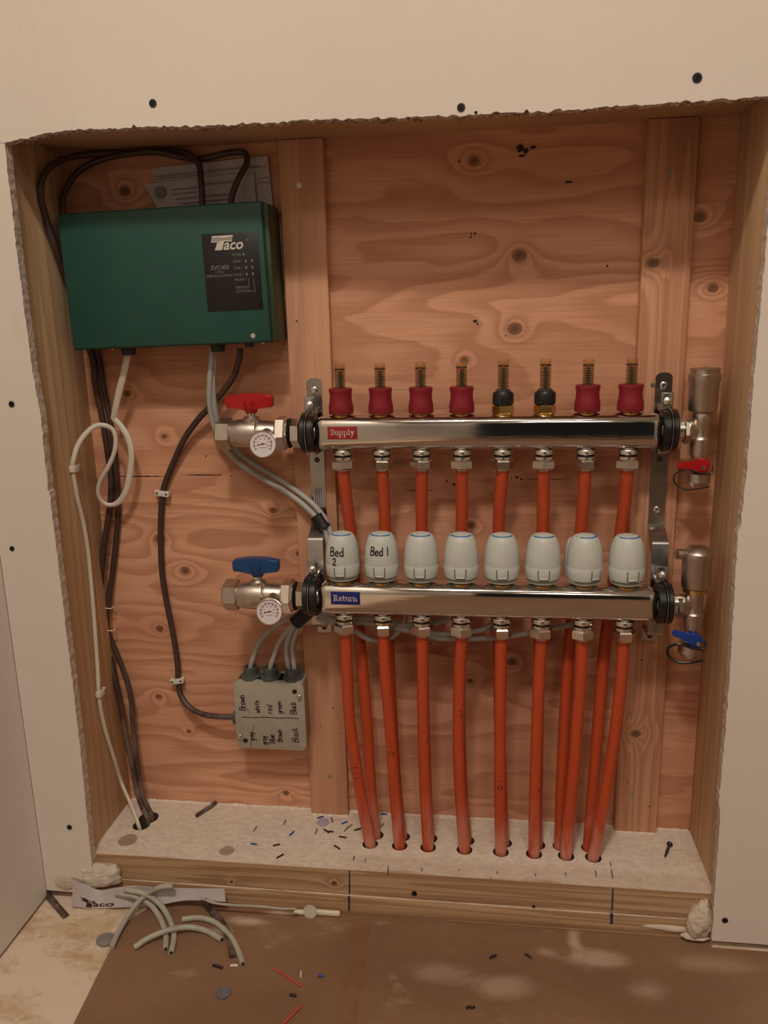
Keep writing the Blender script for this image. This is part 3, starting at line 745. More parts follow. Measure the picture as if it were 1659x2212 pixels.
for (x, y, tx, led) in [(590,425,'POWER',(825,)),(600,545,'ZONE 1',(860,985)),(600,665,'ZONE 2',(860,985)),(605,785,'ZONE 3',(860,985)),(610,880,'PRIORITY',()),(605,1020,'THERMOSTAT',()),(610,1090,'ACTUATOR',())]:
    o_ = L2(x, y); fonttext(mb, tx, lh * .045, fm, *o_, offset=.002, xs=.80 if len(tx) < 9 else .62)
    for lx in led:
        mb.strokes([[L2(lx, y - 40), L2(lx, y - 5)]], lw * .028, fm)
mb.strokes([[L2(885, 840), L2(895, 1010)], [L2(845, 1012), L2(900, 1010)], [L2(985, 840), L2(1000, 1080)], [L2(845, 1082), L2(1005, 1080)]], lw * .008, fm)
mb.build('indicator_lettering', 'ink_dim', lp)
for (x, z, nm_, mt) in [(-.3972, BZ0, 'cable_gland', 'gland_dark'), (-.2775, BZ0, 'cable_gland', 'gland_dark')]:
    mb = MB(); mb.lathe([(-.004, 0), (-.004, .0085), (.0005, .0105), (.002, .0105), (.002, .009), (.009, .0086), (.010, .007), (.006, .0055), (.006, 0)], (x, -.036, z), (0, 0, -1), 12)
    mb.build(nm_, mt, cbx)
mb = MB(); mb.box((-.2380, -.050, BZ0 - .006), (-.2300, -.036, BZ0 + .001), .001); mb.build('cord_clamp', 'black_plastic', cbx)
for (x, z, sg) in [(-.397, BZ1, 1), (-.216, BZ1, 1), (-.4210, BZ0, -1), (-.2205, BZ0, -1), (-.2215, BZ0 + .008, 0)]:
    mb = MB()
    if sg: mb.lathe([(0, 0), (0, .0032), (.0015, .0030), (.0024, .0018), (.0026, 0)], (x, -.030, z + .0008 * sg), (0, 0, sg), 14)
    else: mb.lathe([(0, 0), (0, .0034), (.0008, .0030), (.001, 0)], (x, BYF, z), (0, -1, 0), 14)
    mb.build('box_screw', 'nickel_bright', cbx)
cbx.rotation_euler = (0, -math.radians(1.0), 0)

# papers tucked behind the box
def sheet(name, pts, Y, mat, label, printmb=None, wav=.0015):
    P = atl(pts, Y); n = 10; mb = MB()
    g = [[None] * (n + 1) for _ in range(n + 1)]; g2 = [[None] * (n + 1) for _ in range(n + 1)]
    for i in range(n + 1):
        for j in range(n + 1):
            a = P[0].lerp(P[1], i / n); b = P[3].lerp(P[2], i / n); p = a.lerp(b, j / n)
            p.y += mnoise.noise(p * 22 + Vector((Y * 90, 0, 0))) * wav
            g[i][j] = mb.bm.verts.new(p); g2[i][j] = mb.bm.verts.new(p + Vector((0, .0003, 0)))
    for i in range(n):
        for j in range(n):
            mb.bm.faces.new((g[i][j], g[i + 1][j], g[i + 1][j + 1], g[i][j + 1])); mb.bm.faces.new((g2[i][j], g2[i][j + 1], g2[i + 1][j + 1], g2[i + 1][j]))
    for k in range(n):
        mb.bm.faces.new((g[k][0], g2[k][0], g2[k + 1][0], g[k + 1][0])); mb.bm.faces.new((g[k][n], g[k + 1][n], g2[k + 1][n], g2[k][n]))
        mb.bm.faces.new((g[0][k], g[0][k + 1], g2[0][k + 1], g2[0][k])); mb.bm.faces.new((g[n][k], g2[n][k], g2[n][k + 1], g[n][k + 1]))
    return tag(mb.build(name, mat), label, 'paper', 'instruction papers behind the control box')
s1 = sheet('instruction_sheet', [(327,363),(578,337),(592,470),(340,470)], -.0042, 'paper_grey', 'rear white paper sheet standing behind the top of the control box')
s2 = sheet('instruction_sheet', [(310,398),(548,372),(556,470),(352,470)], -.0095, 'paper_grey', 'front paper sheet with a grey round picture, tucked behind the control box')
mb = MB()
f2 = flat((0, -.0118, 0), (1, 0, 0), (0, 0, 1))
for (u0, v0, u1, v1, wd) in [(372,410,430,404,.0012),(372,420,425,414,.0010),(380,430,500,418,.0010),(390,440,505,428,.0010),(440,398,520,390,.0014)]:
    a, b = at(u0, v0, -.0118), at(u1, v1, -.0118); mb.strokes([[(a.x, a.z), (b.x, b.z)]], wd, f2)
c = at(346, 415, -.0118); mb.lathe([(0, 0), (0, .0072), (.0001, .0072), (.0001, 0)], c, (0, -1, 0), 20)
mb.build('printed_picture', 'print_grey', s2)
mb = MB(); f2 = flat((0, -.0062, 0), (1, 0, 0), (0, 0, 1))
for (u0, v0, u1, v1, wd) in [(333,382,562,358,.0012),(333,388,450,376,.0008),(520,365,575,360,.0008),(560,385,582,383,.0008),(560,395,584,393,.0008)]:
    a, b = at(u0, v0, -.0062), at(u1, v1, -.0062); mb.strokes([[(a.x, a.z), (b.x, b.z)]], wd, f2)
mb.build('printed_lines', 'print_grey', s1)

# ------------------------------------------------------------------ manifolds
def fitting(x, y, ztop, par, rot, k):
    """pipe outlet under the bar: neck and lock ring with an o-ring, then the nut as its sub-part"""
    up = (math.cos(rot), math.sin(rot), 0); mb = MB()
    mb.lathe([(-.004, 0), (-.004, .0090), (.0008, .0090), (.0012, .0122), (.0022, .0128), (.0068, .0128), (.0076, .0120), (.0084, .0090), (.0150, .0086), (.0150, 0)], (x, y, ztop), (0, 0, -1), 28)
    ft = mb.build('outlet_fitting', 'nickel', par)
    for v in ft.data.vertices: v.co.z = (v.co.z + wloc(par).z - ztop) * k + ztop - wloc(par).z
    mb = MB(); mb.lathe([(.0080, .0080), (.0080, .0104), (.0088, .0114), (.0098, .0104), (.0098, .0080)], (x, y, ztop), (0, 0, -1), 24); mb.build('o_ring', 'rubber', ft)
    mb = MB(); mb.lathe([(.0096, 0), (.0096, .0108), (.0104, .0122), (.0132, .0124), (.0142, .0112), (.0150, .0108)], (x, y, ztop), (0, 0, -1), 28)
    mb.hexn((x, y, ztop - .0144), (x, y, ztop - .0275), .0148, up, .14)
    mb.lathe([(.0270, .0110), (.0290, .0100), (.0290, .0082), (.027, .008)], (x, y, ztop), (0, 0, -1), 24)
    hn = mb.build('hex_nut', 'nickel', ft)
    for ch in ft.children:
        for v in ch.data.vertices: v.co.z = (v.co.z + wloc(ft).z - ztop) * k + ztop - wloc(ft).z
ROTS = [.45, .1, .32, .52, .12, .28, .5, .08]

def manifold(name, zc, y, x0, x1, label, cat, tagtext, tagmat, tagspan, gauge):
    root = thing(name, label, cat, ((x0 + x1) / 2, y, zc - HB), 'polished manifold bars')
    mb = MB(); mb.box((x0, y - .0178, zc - HB), (x1, y + .0178, zc + HB), .0125, 8)
    bar = mb.build('bar', 'stainless', root)
    for sgn, xe in ((-1, x0), (1, x1)):
        mb = MB(); L = .030
        mb.lathe([(-.012, 0), (-.012, .0130), (L, .0130), (L, 0)], (xe, y, zc), (sgn, 0, 0), 32); mb.build('bar_neck', 'nickel', root)
    zt = zc - HB; k = (zt - (.0625 if gauge else -.1475)) / .029
    for i in range(8): fitting(X0 + .05 * i, y, zt, root, ROTS[(i + (3 if gauge else 0)) % 8], k)
    # colour label
    a, b, c, d = tagspan
    pa, pb = at(a, b, y - .0182), at(c, d, y - .0182)
    mb = MB(); mb.box((pa.x, y - .0182, pb.z), (pb.x, y - .0176, pa.z), .0001); lab = mb.build('name_label', tagmat, root)
    f = flat(((pa.x + pb.x) / 2, y - .0183, (pa.z + pb.z) / 2), (1, 0, 0), (0, 0, 1))
    mb = MB(); sz = (pb.x - pa.x) * .235
    sz = (pb.z - pa.z) * -.47; st = write(tagtext, sz, 0, -sz * (.36 if tagtext[0] == 'S' else .46), gap=.10, center=True); hw = max(abs(p[0]) for l in st for p in l); kx = (pb.x - pa.x) * .40 / hw; st = [[(p[0] * kx, p[1]) for p in l] for l in st]; mb.strokes(st, sz * .135, f); mb.build('lettering', 'label_ink', lab)
    return root
ZSB, ZRB, HB = .1105, -.0975, .02125
manifold('supply_manifold', ZSB, YS, -.1530, .2690, 'polished steel bar with a red Supply label below the flow gauges', 'manifold', list('S') + ['U', 'P', 'P', 'L', 'Y'], 'label_red', (707, 922, 772, 949), True)
manifold('return_manifold', ZRB, YR, -.1520, .2690, 'polished steel bar with a blue Return label below the white actuators', 'manifold', ['R', 'E', 'T', 'U', 'r_', 'n_'], 'label_blue', (714, 1278, 778, 1307), False)

# flow gauges
def flow_gauge(x, y, z, black, label):
    r = thing('flow_gauge', label, 'flow gauge', (x, y, z), 'flow gauges on the supply bar')
    mb = MB(); mb.lathe([(-.002, 0), (-.002, .0115), (.0012, .0118), (.0022, .0105), (.0022, 0)], (x, y, z), (0, 0, 1), 32)
    if black: mb.hexn((x, y, z + .0015), (x, y, z + .0115), .0132, (.35, 1, 0), .08)
    else: mb.lathe([(.002, 0), (.002, .0108), (.010, .0108), (.010, 0)], (x, y, z), (0, 0, 1), 32)
    mb.build('brass_base', 'brass', r)
    if black:
        mb = MB(); n = 40; rings = []
        for (a, rr) in [(.0112, .0098), (.0128, .0122), (.0160, .0125), (.0250, .0125), (.0275, .0112), (.0278, .0075)]:
            rings.append([mb.bm.verts.new((x + (rr * (1.03 if i % 2 else .985)) * math.cos(2 * PI * i / n), y + (rr * (1.03 if i % 2 else .985)) * math.sin(2 * PI * i / n), z + a)) for i in range(n)])
        for A, B in zip(rings, rings[1:]):
            for i in range(n): mb.bm.faces.new((A[i], A[(i + 1) % n], B[(i + 1) % n], B[i]))
        mb.bm.faces.new(rings[0][::-1]); mb.bm.faces.new(rings[-1])
        mb.build('black_cap', 'black_plastic', r)
        mb = MB(); mb.lathe([(.027, 0), (.027, .0095), (.0295, .0092), (.0310, .0075), (.0312, 0)], (x, y, z), (0, 0, 1), 28); mb.build('grey_collar', 'gland_dark', r); zt = .031
    else:
        mb = MB(); mb.lathe([(.003, .0105), (.003, .0146), (.0045, .0154), (.0130, .0153), (.0190, .0140), (.0260, .0136), (.0300, .0142), (.0325, .0147), (.0342, .0144), (.0350, .0130), (.0346, .0078), (.022, .0074)], (x, y, z), (0, 0, 1), 40); mb.build('red_cap', 'red_cap', r); zt = .030
    top = .0652 + (.001 if black else 0)
    mb = MB(); mb.lathe([(zt, .0066), (top - .0016, .0066), (top - .0004, .0060), (top, .0046), (top, 0), (top - .004, 0), (top - .004, .0050), (zt, .0054)], (x, y, z), (0, 0, 1), 28)
    tb = mb.build('gauge_tube', 'clear', r)
    mb = MB()
    k = 0; zz = zt + .004
    while zz < top - .008:
        for sg in (-1, 1):
            a0 = -PI / 2 + sg * (.42 if k % 2 else .32)
            a1 = -PI / 2 + sg * (1.15)
            q = [(x + .00668 * math.cos(a0 + (a1 - a0) * j / 4), y + .00668 * math.sin(a0 + (a1 - a0) * j / 4)) for j in range(5)]
            for (p0, p1) in zip(q, q[1:]):
                V = [mb.bm.verts.new((p0[0], p0[1], z + zz)), mb.bm.verts.new((p1[0], p1[1], z + zz)), mb.bm.verts.new((p1[0], p1[1], z + zz + .0008)), mb.bm.verts.new((p0[0], p0[1], z + zz + .0008))]
                mb.bm.faces.new(V)
        zz += .0028; k += 1
    mb.lathe([(top - .0078, .00668), (top - .0068, .00668)], (x, y, z), (0, 0, 1), 24)
    mb.build('scale_marks', 'black_plastic', tb)
    mb = MB(); mb.cyl((x, y, z + zt - .002), (x, y, z + top - .0125), .0022, 10); mb.cyl((x, y, z + top - .0125), (x, y, z + top - .0105), .0028, 12)
    sp = [(x + .0034 * math.cos(a * .9), y + .0034 * math.sin(a * .9), z + zt - .001 + a * (top - zt - .013) / 70.) for a in range(71)]
    mb.tube(sp, .0006, 5, 1, False); mb.build('indicator_spring', 'black_plastic', r)
    mb = MB(); mb.cyl((x, y, z + top - .0105), (x, y, z + top - .0088), .0026, 12); mb.build('red_float', 'red_handle', r)
    return r
FZ = ZSB + HB - .0010
g0 = flow_gauge(X0, YS, FZ, False, 'red-capped flow gauge at the far left of the row')
gb = flow_gauge(X0 + .2, YS, FZ, True, 'left one of the two black-capped flow gauges')
gl = ['', 'red-capped flow gauge, second from the left end', 'red-capped flow gauge, third from the left end', 'red-capped flow gauge directly left of the black-capped pair', '', 'right one of the two black-capped flow gauges', 'red-capped flow gauge directly right of the black-capped pair', 'red-capped flow gauge at the far right, next to the bracket']
for i in range(1, 8):
    if i == 4: continue
    o = copy_tree(gb if i == 5 else g0); o.location.x = X0 + .05 * i; o['label'] = gl[i]
    o.rotation_euler.z = random.uniform(-.15, .15)

# actuators
APROF = [(-.001, 0), (-.001, .0150), (.0005, .0168), (.0035, .0182), (.0036, .0178), (.0046, .0190), (.0060, .0206), (.0064, .0200), (.0070, .0208), (.0120, .0216), (.0210, .0220), (.0218, .0216), (.0225, .0217), (.0320, .0213), (.0400, .0205), (.0470, .0192), (.0520, .0177), (.0556, .0160), (.0578, .0144), (.0588, .0132)]
def aprof(z):
    P = [p for p in APROF if p[0] >= .0070]
    for a, b in zip(P, P[1:]):
        if a[0] <= z <= b[0]: return a[1] + (b[1] - a[1]) * (z - a[0]) / max(1e-9, b[0] - a[0])
    return P[-1][1] if z > P[-1][0] else P[0][1]
def amap(c, rot=0.):
    c = Vector(c)
    def f(x, y):
        r = aprof(y); a = -PI / 2 + rot + x / .0215
        n = Vector((math.cos(a), math.sin(a), .08)).normalized()
        return c + Vector((r * math.cos(a), r * math.sin(a), y)), n
    return f
def actuator(x, y, z, label):
    r = thing('valve_actuator', label, 'actuator', (x, y, z), 'pale grey actuators on the return bar')
    mb = MB(); mb.lathe(APROF + [(.0582, .0128), (.0582, 0)], (x, y, z), (0, 0, 1), 56)
    # cable side bulge at the rear
    mb.lathe([(.004, 0), (.004, .0125), (.006, .0155), (.020, .0165), (.036, .0158), (.046, .0142), (.052, .0115), (.055, .0060), (.0555, 0)], (x, y + .0125, z), (0, 0, 1), 32)
    mb.build('housing', 'actuator', r)
    mb = MB(); mb.tube([(x + .0126 * math.cos(math.radians(q)), y + .0126 * math.sin(math.radians(q)), z + .0590) for q in range(-158, -21, 8)], .0008, 8, 1, False, (0, 0, 1), .0011); mb.build('blue_ring', 'blue_ring', r)
    mb = MB(); mb.lathe([(.0582, .0119), (.0594, .0117), (.0603, .0090), (.0608, .0045), (.0609, 0)], (x, y, z), (0, 0, 1), 40); mb.build('top_button', 'actuator', r)
    mb = MB()
    U = [(-.0068, .0198), (-.0068, .0086), (-.0056, .0072), (.0056, .0072), (.0068, .0086), (.0068, .0198)]
    mb.strokes([U], .0011, amap((x, y, z))); mb.strokes([[(-.028, .0052), (-.014, .0052), (0, .0052), (.014, .0052), (.028, .0052)]], .0012, lambda a, b: (Vector((x + .0202 * math.cos(-PI / 2 + a / .0215), y + .0202 * math.sin(-PI / 2 + a / .0215), z + b)), Vector((math.cos(-PI / 2 + a / .0215), math.sin(-PI / 2 + a / .0215), 0))), .0003)
    mb.build('catch_outline', 'actuator_line', r)
    # small catch lip and knurled foot
    mb = MB(); f = amap((x, y, z)); p, n = f(0, .0088); mb.box(p + Vector((-.0050, -.0008, -.0009)), p + Vector((.0050, .0010, .0009)), .0005)
    for i in range(60):
        a = 2 * PI * i / 60; ca, sa = math.cos(a), math.sin(a)
        mb.box((x + .0182 * ca - .0005, y + .0182 * sa - .0005, z + .0008), (x + .0182 * ca + .0005, y + .0182 * sa + .0005, z + .0040))
    mb.build('catch', 'actuator', r)
    mb = MB(); mb.lathe([(-.0060, 0), (-.0060, .0125), (-.0030, .0128), (-.0028, .0100), (-.002, .0098), (-.0005, .0130), (0, 0)], (x, y, z), (0, 0, 1), 32); mb.build('brass_base', 'brass', r)
    mb = MB(); mb.lathe([(-.0026, .0098), (-.0025, .0120), (-.0020, .0126), (-.0012, .0120), (-.0010, .0098)], (x, y, z), (0, 0, 1), 32); mb.build('shadow_ring', 'gland_dark', r)
    return r
AZ = -.0725
a0 = actuator(X0 + .05 * 2, YR, AZ, 'blank pale grey actuator directly right of the two handwritten ones')
al = ['leftmost pale grey actuator, handwritten in two lines beside the grey cable ends', 'pale grey actuator handwritten in a single line, second from the left', '', 'blank pale grey actuator fourth from the left', 'blank pale grey actuator fifth from the left', 'blank pale grey actuator sixth from the left', 'blank pale grey actuator turned sideways, second from the right', 'blank pale grey actuator at the right end of the row']
arot = [0, 0, 0, 0, .02, .0, .62, .22]
for i in range(8):
    if i == 2: o = a0
    else:
        o = copy_tree(a0); o.location.x = X0 + .05 * i; o['label'] = al[i]
    o.rotation_euler.z = arot[i] - (.02 if i < 4 else 0.)
    if i < 2:
        f = amap((X0 + .05 * i, YR, AZ)); mb = MB(); s_ = .0105
        if i == 0: st = write('Bed', s_, -.012, .0345, .16, 0) + write('2', s_ * .85, -.0085, .0228)
        else: st = write('Bed 1', s_ * .95, -.0115, .0360, .13, .05)
        mb.strokes(st, .0015, f, .0004); mb.build('handwriting', 'ink', o)

# ------------------------------------------------------------------ pipes
def pipe(px, i, ret):
    n = len(px); P = []
    if ret: ys = [YR + (YRH - YR) * (k / (n - 1)) for k in range(n)]; zt = -.1425
    else: ys = [YS, -.0430, -.0345, -.0300, -.0335, -.042, -.050, YSH]; zt = .0675
    x0 = X0 + .05 * i
    P.append(Vector((x0, YR if ret else YS, zt))); P.append(Vector((x0, YR if ret else YS, zt - .012)))
    for k in range(1, n):
        p = at(px[k][0], px[k][1], ys[k])
        if k == n - 1: p = Vector((rx_h[i] if ret else sx_h[i], YRH if ret else YSH, -.4598))
        P.append(p)
    e = P[-1].copy(); dd = (P[-1] - P[-2]).normalized(); P.append(e + dd * .035)
    mb = MB(); mb.tube(P, .0077, 20, 8)
    o = mb.build('heating_pipe', 'pipe')
    ords = ['first', 'second', 'third', 'fourth', 'fifth', 'sixth', 'seventh', 'eighth']
    if ret: lb = f'front orange pipe hanging from the {ords[i]} fitting of the Return bar'
    else: lb = f'rear orange pipe hanging from the {ords[i]} fitting of the Supply bar'
    tag(o, lb, 'pipe', 'orange pipes of the return bar' if ret else 'orange pipes of the supply bar')
    return o, P
for i in range(8):
    o, P = pipe(ret_px[i], i, True); pipe(sup_px[i], i, False)
    marks = {0: (1663, '1.1'), 1: (1622, '2.1'), 3: (1536, '4'), 4: (1690, '2.1'), 5: (1705, 'c'), 2: (1598, '3')}.get(i)
    if marks:
        vv = marks[0]; Pc = catmull(P, 8); tgt = at(ret_px[i][3][0], vv, YR).z
        c = min(Pc, key=lambda q: abs(q.z - tgt)); mb = MB()
        if marks[1] == '1.1': st = [[(-.004, .008), (.003, .010)], [(-.0005, .001), (.0008, .0012)], [(-.002, -.008), (.004, -.006)]]
        elif marks[1] == '2.1': st = [[(-.002, .012), (.003, .013)], [(.0, .006), (.0008, .0065)], [(-.001, .0), (.003, -.002), (.002, -.006), (-.003, -.007), (-.002, -.002)]]
        elif marks[1] == '4': st = [[(.001, .006), (.004, .004)], [(.004, .002), (.003, -.002), (.0045, -.004)]]
        elif marks[1] == '3': st = [[(.005, .003), (.006, 0), (.005, -.003)]]
        else: st = [[(.002, .003), (.005, .001), (.006, -.004)]]
        def f(x, y, c=c):
            a = -PI / 2 + x / .0077; n = Vector((math.cos(a), math.sin(a), 0)); q = min(Pc, key=lambda q: abs(q.z - (c.z + y))); return Vector((q.x, q.y, c.z + y)) + n * .0079, n
        mb.strokes(st, .0009, f); mb.build('pen_mark', 'ink', o)

# ------------------------------------------------------------------ ball valves with thermometers
def ball_valve(xo, y, z, mat, label, name):
    r = thing('ball_valve', label, 'valve', (xo - .235, y, z), 'ball valves at the left ends of the bars')
    mb = MB(); mb.hexn((xo - .2800, y, z), (xo - .2615, y, z), .0205, (0, .25, 1), .06)
    mb.lathe([(-.2620, 0), (-.2620, .0165), (-.2560, .0172), (-.2520, .0180), (-.2450, .0185), (-.2360, .0185), (-.2280, .0178), (-.2262, .0160), (-.2250, .0160), (-.2240, .0170), (-.2100, .0160), (-.2030, .0150), (-.1990, .0150), (-.1990, 0)], (xo, y, z), (1, 0, 0), 36)
    mb.lathe([(.010, 0), (.010, .0110), (.0195, .0105), (.0215, .0085), (.0215, 0)], (xo - .2350, y, z), (0, 0, 1), 28)
    # thermometer pocket boss
    mb.lathe([(.0, 0), (.0, .0085), (.022, .0080), (.024, 0)], (xo - .2130, y + .002, z + .004), (.05, -1, -.25), 20)
    mb.build('valve_body', 'nickel_satin', r)
    mb = MB(); mb.lathe([(.020, 0), (.020, .0055), (.030, .0055), (.030, 0)], (xo - .2350, y, z), (0, 0, 1), 20); mb.build('stem', 'nickel_bright', r)
    mb = MB(); mb.hexn((xo - .2030, y, z), (xo - .1885, y, z), .0228, (0, .45, 1), .10)
    mb.lathe([(-.1890, 0), (-.1890, .0185), (-.1866, .0195), (-.1860, .0150), (-.1860, 0)], (xo, y, z), (1, 0, 0), 36)
    mb.build('union_nut', 'nickel', r)
    mb = MB(); mb.lathe([(-.1862, .0120), (-.1862, .0185), (-.1850, .0190), (-.1842, .0180), (-.1842, .0120)], (xo, y, z), (1, 0, 0), 30); mb.build('gasket', 'rubber', r)
    mb = MB(); mb.hexn((xo - .1842, y, z), (xo - .1710, y, z), .0182, (0, .1, 1), .10); mb.build('bar_adapter', 'nickel', r)
    # butterfly handle
    hz = z + .0385
    prof = [(-.0305, .0000), (-.0302, .0080), (-.0285, .0098), (-.0150, .0118), (0, .0124), (.0150, .0118), (.0290, .0098), (.0305, .0080), (.0305, .0000), (.0295, -.0052), (.0150, -.0054), (.0105, -.0064), (.0085, -.0088), (-.0085, -.0088), (-.0105, -.0064), (-.0150, -.0054), (-.0295, -.0052)]
    mb = MB(); mb.prism([Vector((xo - .2362 + a, y - .0062, hz + b)) for a, b in prof], (0, .0124, 0), bev=.0012)
    mb.lathe([(-.0125, 0), (-.0125, .0065), (-.0110, .0078), (-.0055, .0086), (-.001, .0100), (.0035, .0098), (.0035, 0)], (xo - .2350, y, hz), (0, 0, 1), 28)
    mb.build('butterfly_handle', mat, r)
    # thermometer
    c = Vector((xo - .2115, y - .036, z - .0085)); dr = Vector((.13, -1, .10)).normalized()
    mb = MB(); mb.lathe([(-.012, 0), (-.012, .007), (-.004, .0080), (-.003, .0155), (-.002, .0166), (.0035, .0168), (.0042, .0160), (.0030, .0152), (.0020, .0150), (.0020, 0)], c, dr, 44)
    th = mb.build('thermometer', 'nickel_bright', r)
    mb = MB(); mb.lathe([(.0021, 0), (.0021, .0151), (.0026, .0151), (.0026, 0)], c, dr, 44); mb.build('dial_face', 'dial_white', th)
    d_, nn, bb = frame(dr, (0, 0, 1)); ex = nn.cross(d_) ; f0 = flat(c + dr * .0027, -bb if (-bb).x > 0 else bb, nn)
    mb = MB(); arc = [(.0108 * math.cos(a), .0108 * math.sin(a)) for a in [math.radians(q) for q in range(-35, 216, 8)]]
    mb.strokes([arc], .0008, f0)
    for q in range(-35, 216, 25):
        a = math.radians(q); mb.strokes([[(.0090 * math.cos(a), .0090 * math.sin(a)), (.0122 * math.cos(a), .0122 * math.sin(a))]], .0009, f0)
    for q in range(-20, 201, 44):
        a = math.radians(q); mb.strokes([[(.0066 * math.cos(a) - .0006, .0066 * math.sin(a)), (.0066 * math.cos(a) + .0006, .0066 * math.sin(a) + .0003)]], .0011, f0)
    mb.strokes([[(-.004, -.0045), (.004, -.0045)], [(-.002, .001), (.0045, -.0002)]], .0007, f0)
    mb.build('scale_print', 'dial_red', th)
    mb = MB(); mb.strokes([[(-.0065, -.0010), (.0022, .0004)]], .0009, f0, .0003); mb.lathe([(.0028, 0), (.0028, .0011), (.0034, 0)], c, dr, 12); mb.build('needle', 'ink', th)
    return r
ball_valve(0, YS, .1100, 'red_handle', 'nickel ball valve with a red butterfly handle on the Supply bar', 'supply')
ball_valve(.0035, YR, -.0980, 'blue_handle', 'nickel ball valve with a blue butterfly handle on the Return bar', 'return')

# ------------------------------------------------------------------ air vents with drain valves
def vent(x, y, z, lever, label, xbar, plug):
    r = thing('air_vent_valve', label, 'valve', (x, y, z - .07), 'air vent assemblies at the right ends of the bars')
    t = .0745 if not plug else .0765
    mb = MB()
    if plug: mb.lathe([(.022, 0), (.022, .0130), (.024, .0160), (.0265, .0165), (.060, .0172), (.062, .0178), (.0665, .0178), (.068, .0172), (.070, .0150), (.0735, .0110), (.0752, .0050), (.0756, 0)], (x, y, z), (0, 0, 1), 40)
    else: mb.lathe([(.022, 0), (.022, .0120), (.0235, .0155), (.026, .0165), (.056, .0168), (.0585, .0182), (.066, .0182), (.0668, .0168), (.0705, .0166), (.0725, .0170), (.0735, .0155), (.0738, .006), (.0745, .0045), (.0752, 0)], (x, y, z), (0, 0, 1), 40)
    mb.build('vent_cylinder', 'nickel_satin', r)
    if plug:
        mb = MB(); mb.cyl((x - .012, y - .004, z + .0665), (x - .0200, y - .006, z + .0665), .0050, 16); mb.lathe([(0, 0), (0, .0062), (.006, .0062), (.0065, .0045), (.0065, 0)], (x - .0195, y - .006, z + .0665), (-1, -.2, 0), 20); mb.build('side_plug', 'nickel_satin', r)
        mb = MB(); mb.lathe([(.0175, .0090), (.0175, .0142), (.0225, .0142), (.0225, .0090)], (x, y, z), (0, 0, 1), 28); mb.build('brass_collar', 'brass', r)
    mb = MB()
    mb.lathe([(-.0290, 0), (-.0290, .0108), (-.0100, .0118), (-.0085, .0105), (-.006, .0098), (.006, .0098), (.008, .0108), (.0195, .0112), (.0225, .0095), (.0225, 0)], (x, y, z), (0, 0, 1), 32)
    mb.lathe([(0, 0), (.0, .0085), (.006, .0088), (.012, .0135), (.0145, .0145), (.0155, .0135), (.0155, 0)], (x, y, z), (-1, 0, 0), 32)
    mb.build('tee_body', 'nickel_satin', r)
    mb = MB(); mb.hexn((x - .0215, y, z), (x - .0150, y, z), .0158, (0, .3, 1), .10); mb.cyl((xbar, y, z), (x - .0210, y, z), .0120, 24); mb.build('bar_adapter', 'nickel', r)
    mb = MB(); mb.lathe([(-.0375, 0), (-.0375, .0088), (-.0290, .0095), (-.0285, 0)], (x, y, z), (0, 0, 1), 24); mb.lathe([(-.046, 0), (-.046, .0105), (-.037, .0105), (-.036, 0)], (x, y, z), (0, 0, 1), 6)
    mb.build('drain_body', 'nickel_satin', r)
    # lever facing the room
    rot = 0. if not plug else .35
    def V(a, b, yy):
        ca, sa = math.cos(-rot), math.sin(-rot); return Vector((x + .0005 + a * ca - b * sa, yy, z - .0400 + a * sa + b * ca))
    yy = y - .0155
    arm = [V(-.0285, .0012, yy), V(-.0270, .0042, yy), V(-.0100, .0046, yy), (V(-.0030, .0088, yy)), V(.0030, .0090, yy), V(.0080, .0050, yy), V(.0088, -.0010, yy), V(.0065, -.0070, yy), V(.0, -.0088, yy), V(-.0060, -.0060, yy), V(-.0100, -.0032, yy), V(-.0270, -.0034, yy), V(-.0285, -.0010, yy)]
    mb = MB(); mb.prism(arm, (0, .0055, 0), bev=.0011); mb.cyl((x + .0005, y - .011, z - .040), (x + .0005, y - .004, z - .040), .0062, 18)
    lv = mb.build('drain_lever', lever, r)
    mb = MB(); mb.lathe([(0, 0), (0, .0028), (.0010, .0025), (.0012, 0)], V(.0010 if not plug else .0045, -.0022, yy), (0, -1, 0), 16); mb.build('lever_screw', 'nickel_bright', lv)
    mb = MB(); tl = (0, 0, -1) if not plug else (-.22, 0, -1)
    mb.lathe([(0, 0), (0, .0125), (.001, .0142), (.0115, .0142), (.0135, .0125), (.0165, .0100), (.0168, 0)], (x, y, z - .0500), tl, 12); mb.build('drain_cap', 'nickel_satin', r)
    mb = MB(); cx = x - .0125
    sp = [Vector((x + .0125, y - .014, z - .0400)), Vector((x + .010, y - .0168, z - .0490)), Vector((x - .004, y - .017, z - .0480)), Vector((x - .018, y - .016, z - .0440)), Vector((x - .0290, y - .012, z - .0500)), Vector((x - .0290, y - .010, z - .0610)), Vector((x - .0190, y - .014, z - .0680)), Vector((x - .004, y - .0168, z - .0670)), Vector((x + .010, y - .0140, z - .0650))]
    mb.tube(sp, .0009 if not plug else .0016, 8, 8); mb.build('cap_strap', 'rubber', r)
    return r
vent(.3140, YS, .1095, 'red_handle', 'nickel air vent with a red drain lever at the end of the Supply bar', .285, False)
vent(.3125, YR, -.1000, 'blue_lever', 'nickel air vent with a blue drain lever at the end of the Return bar', .285, True)

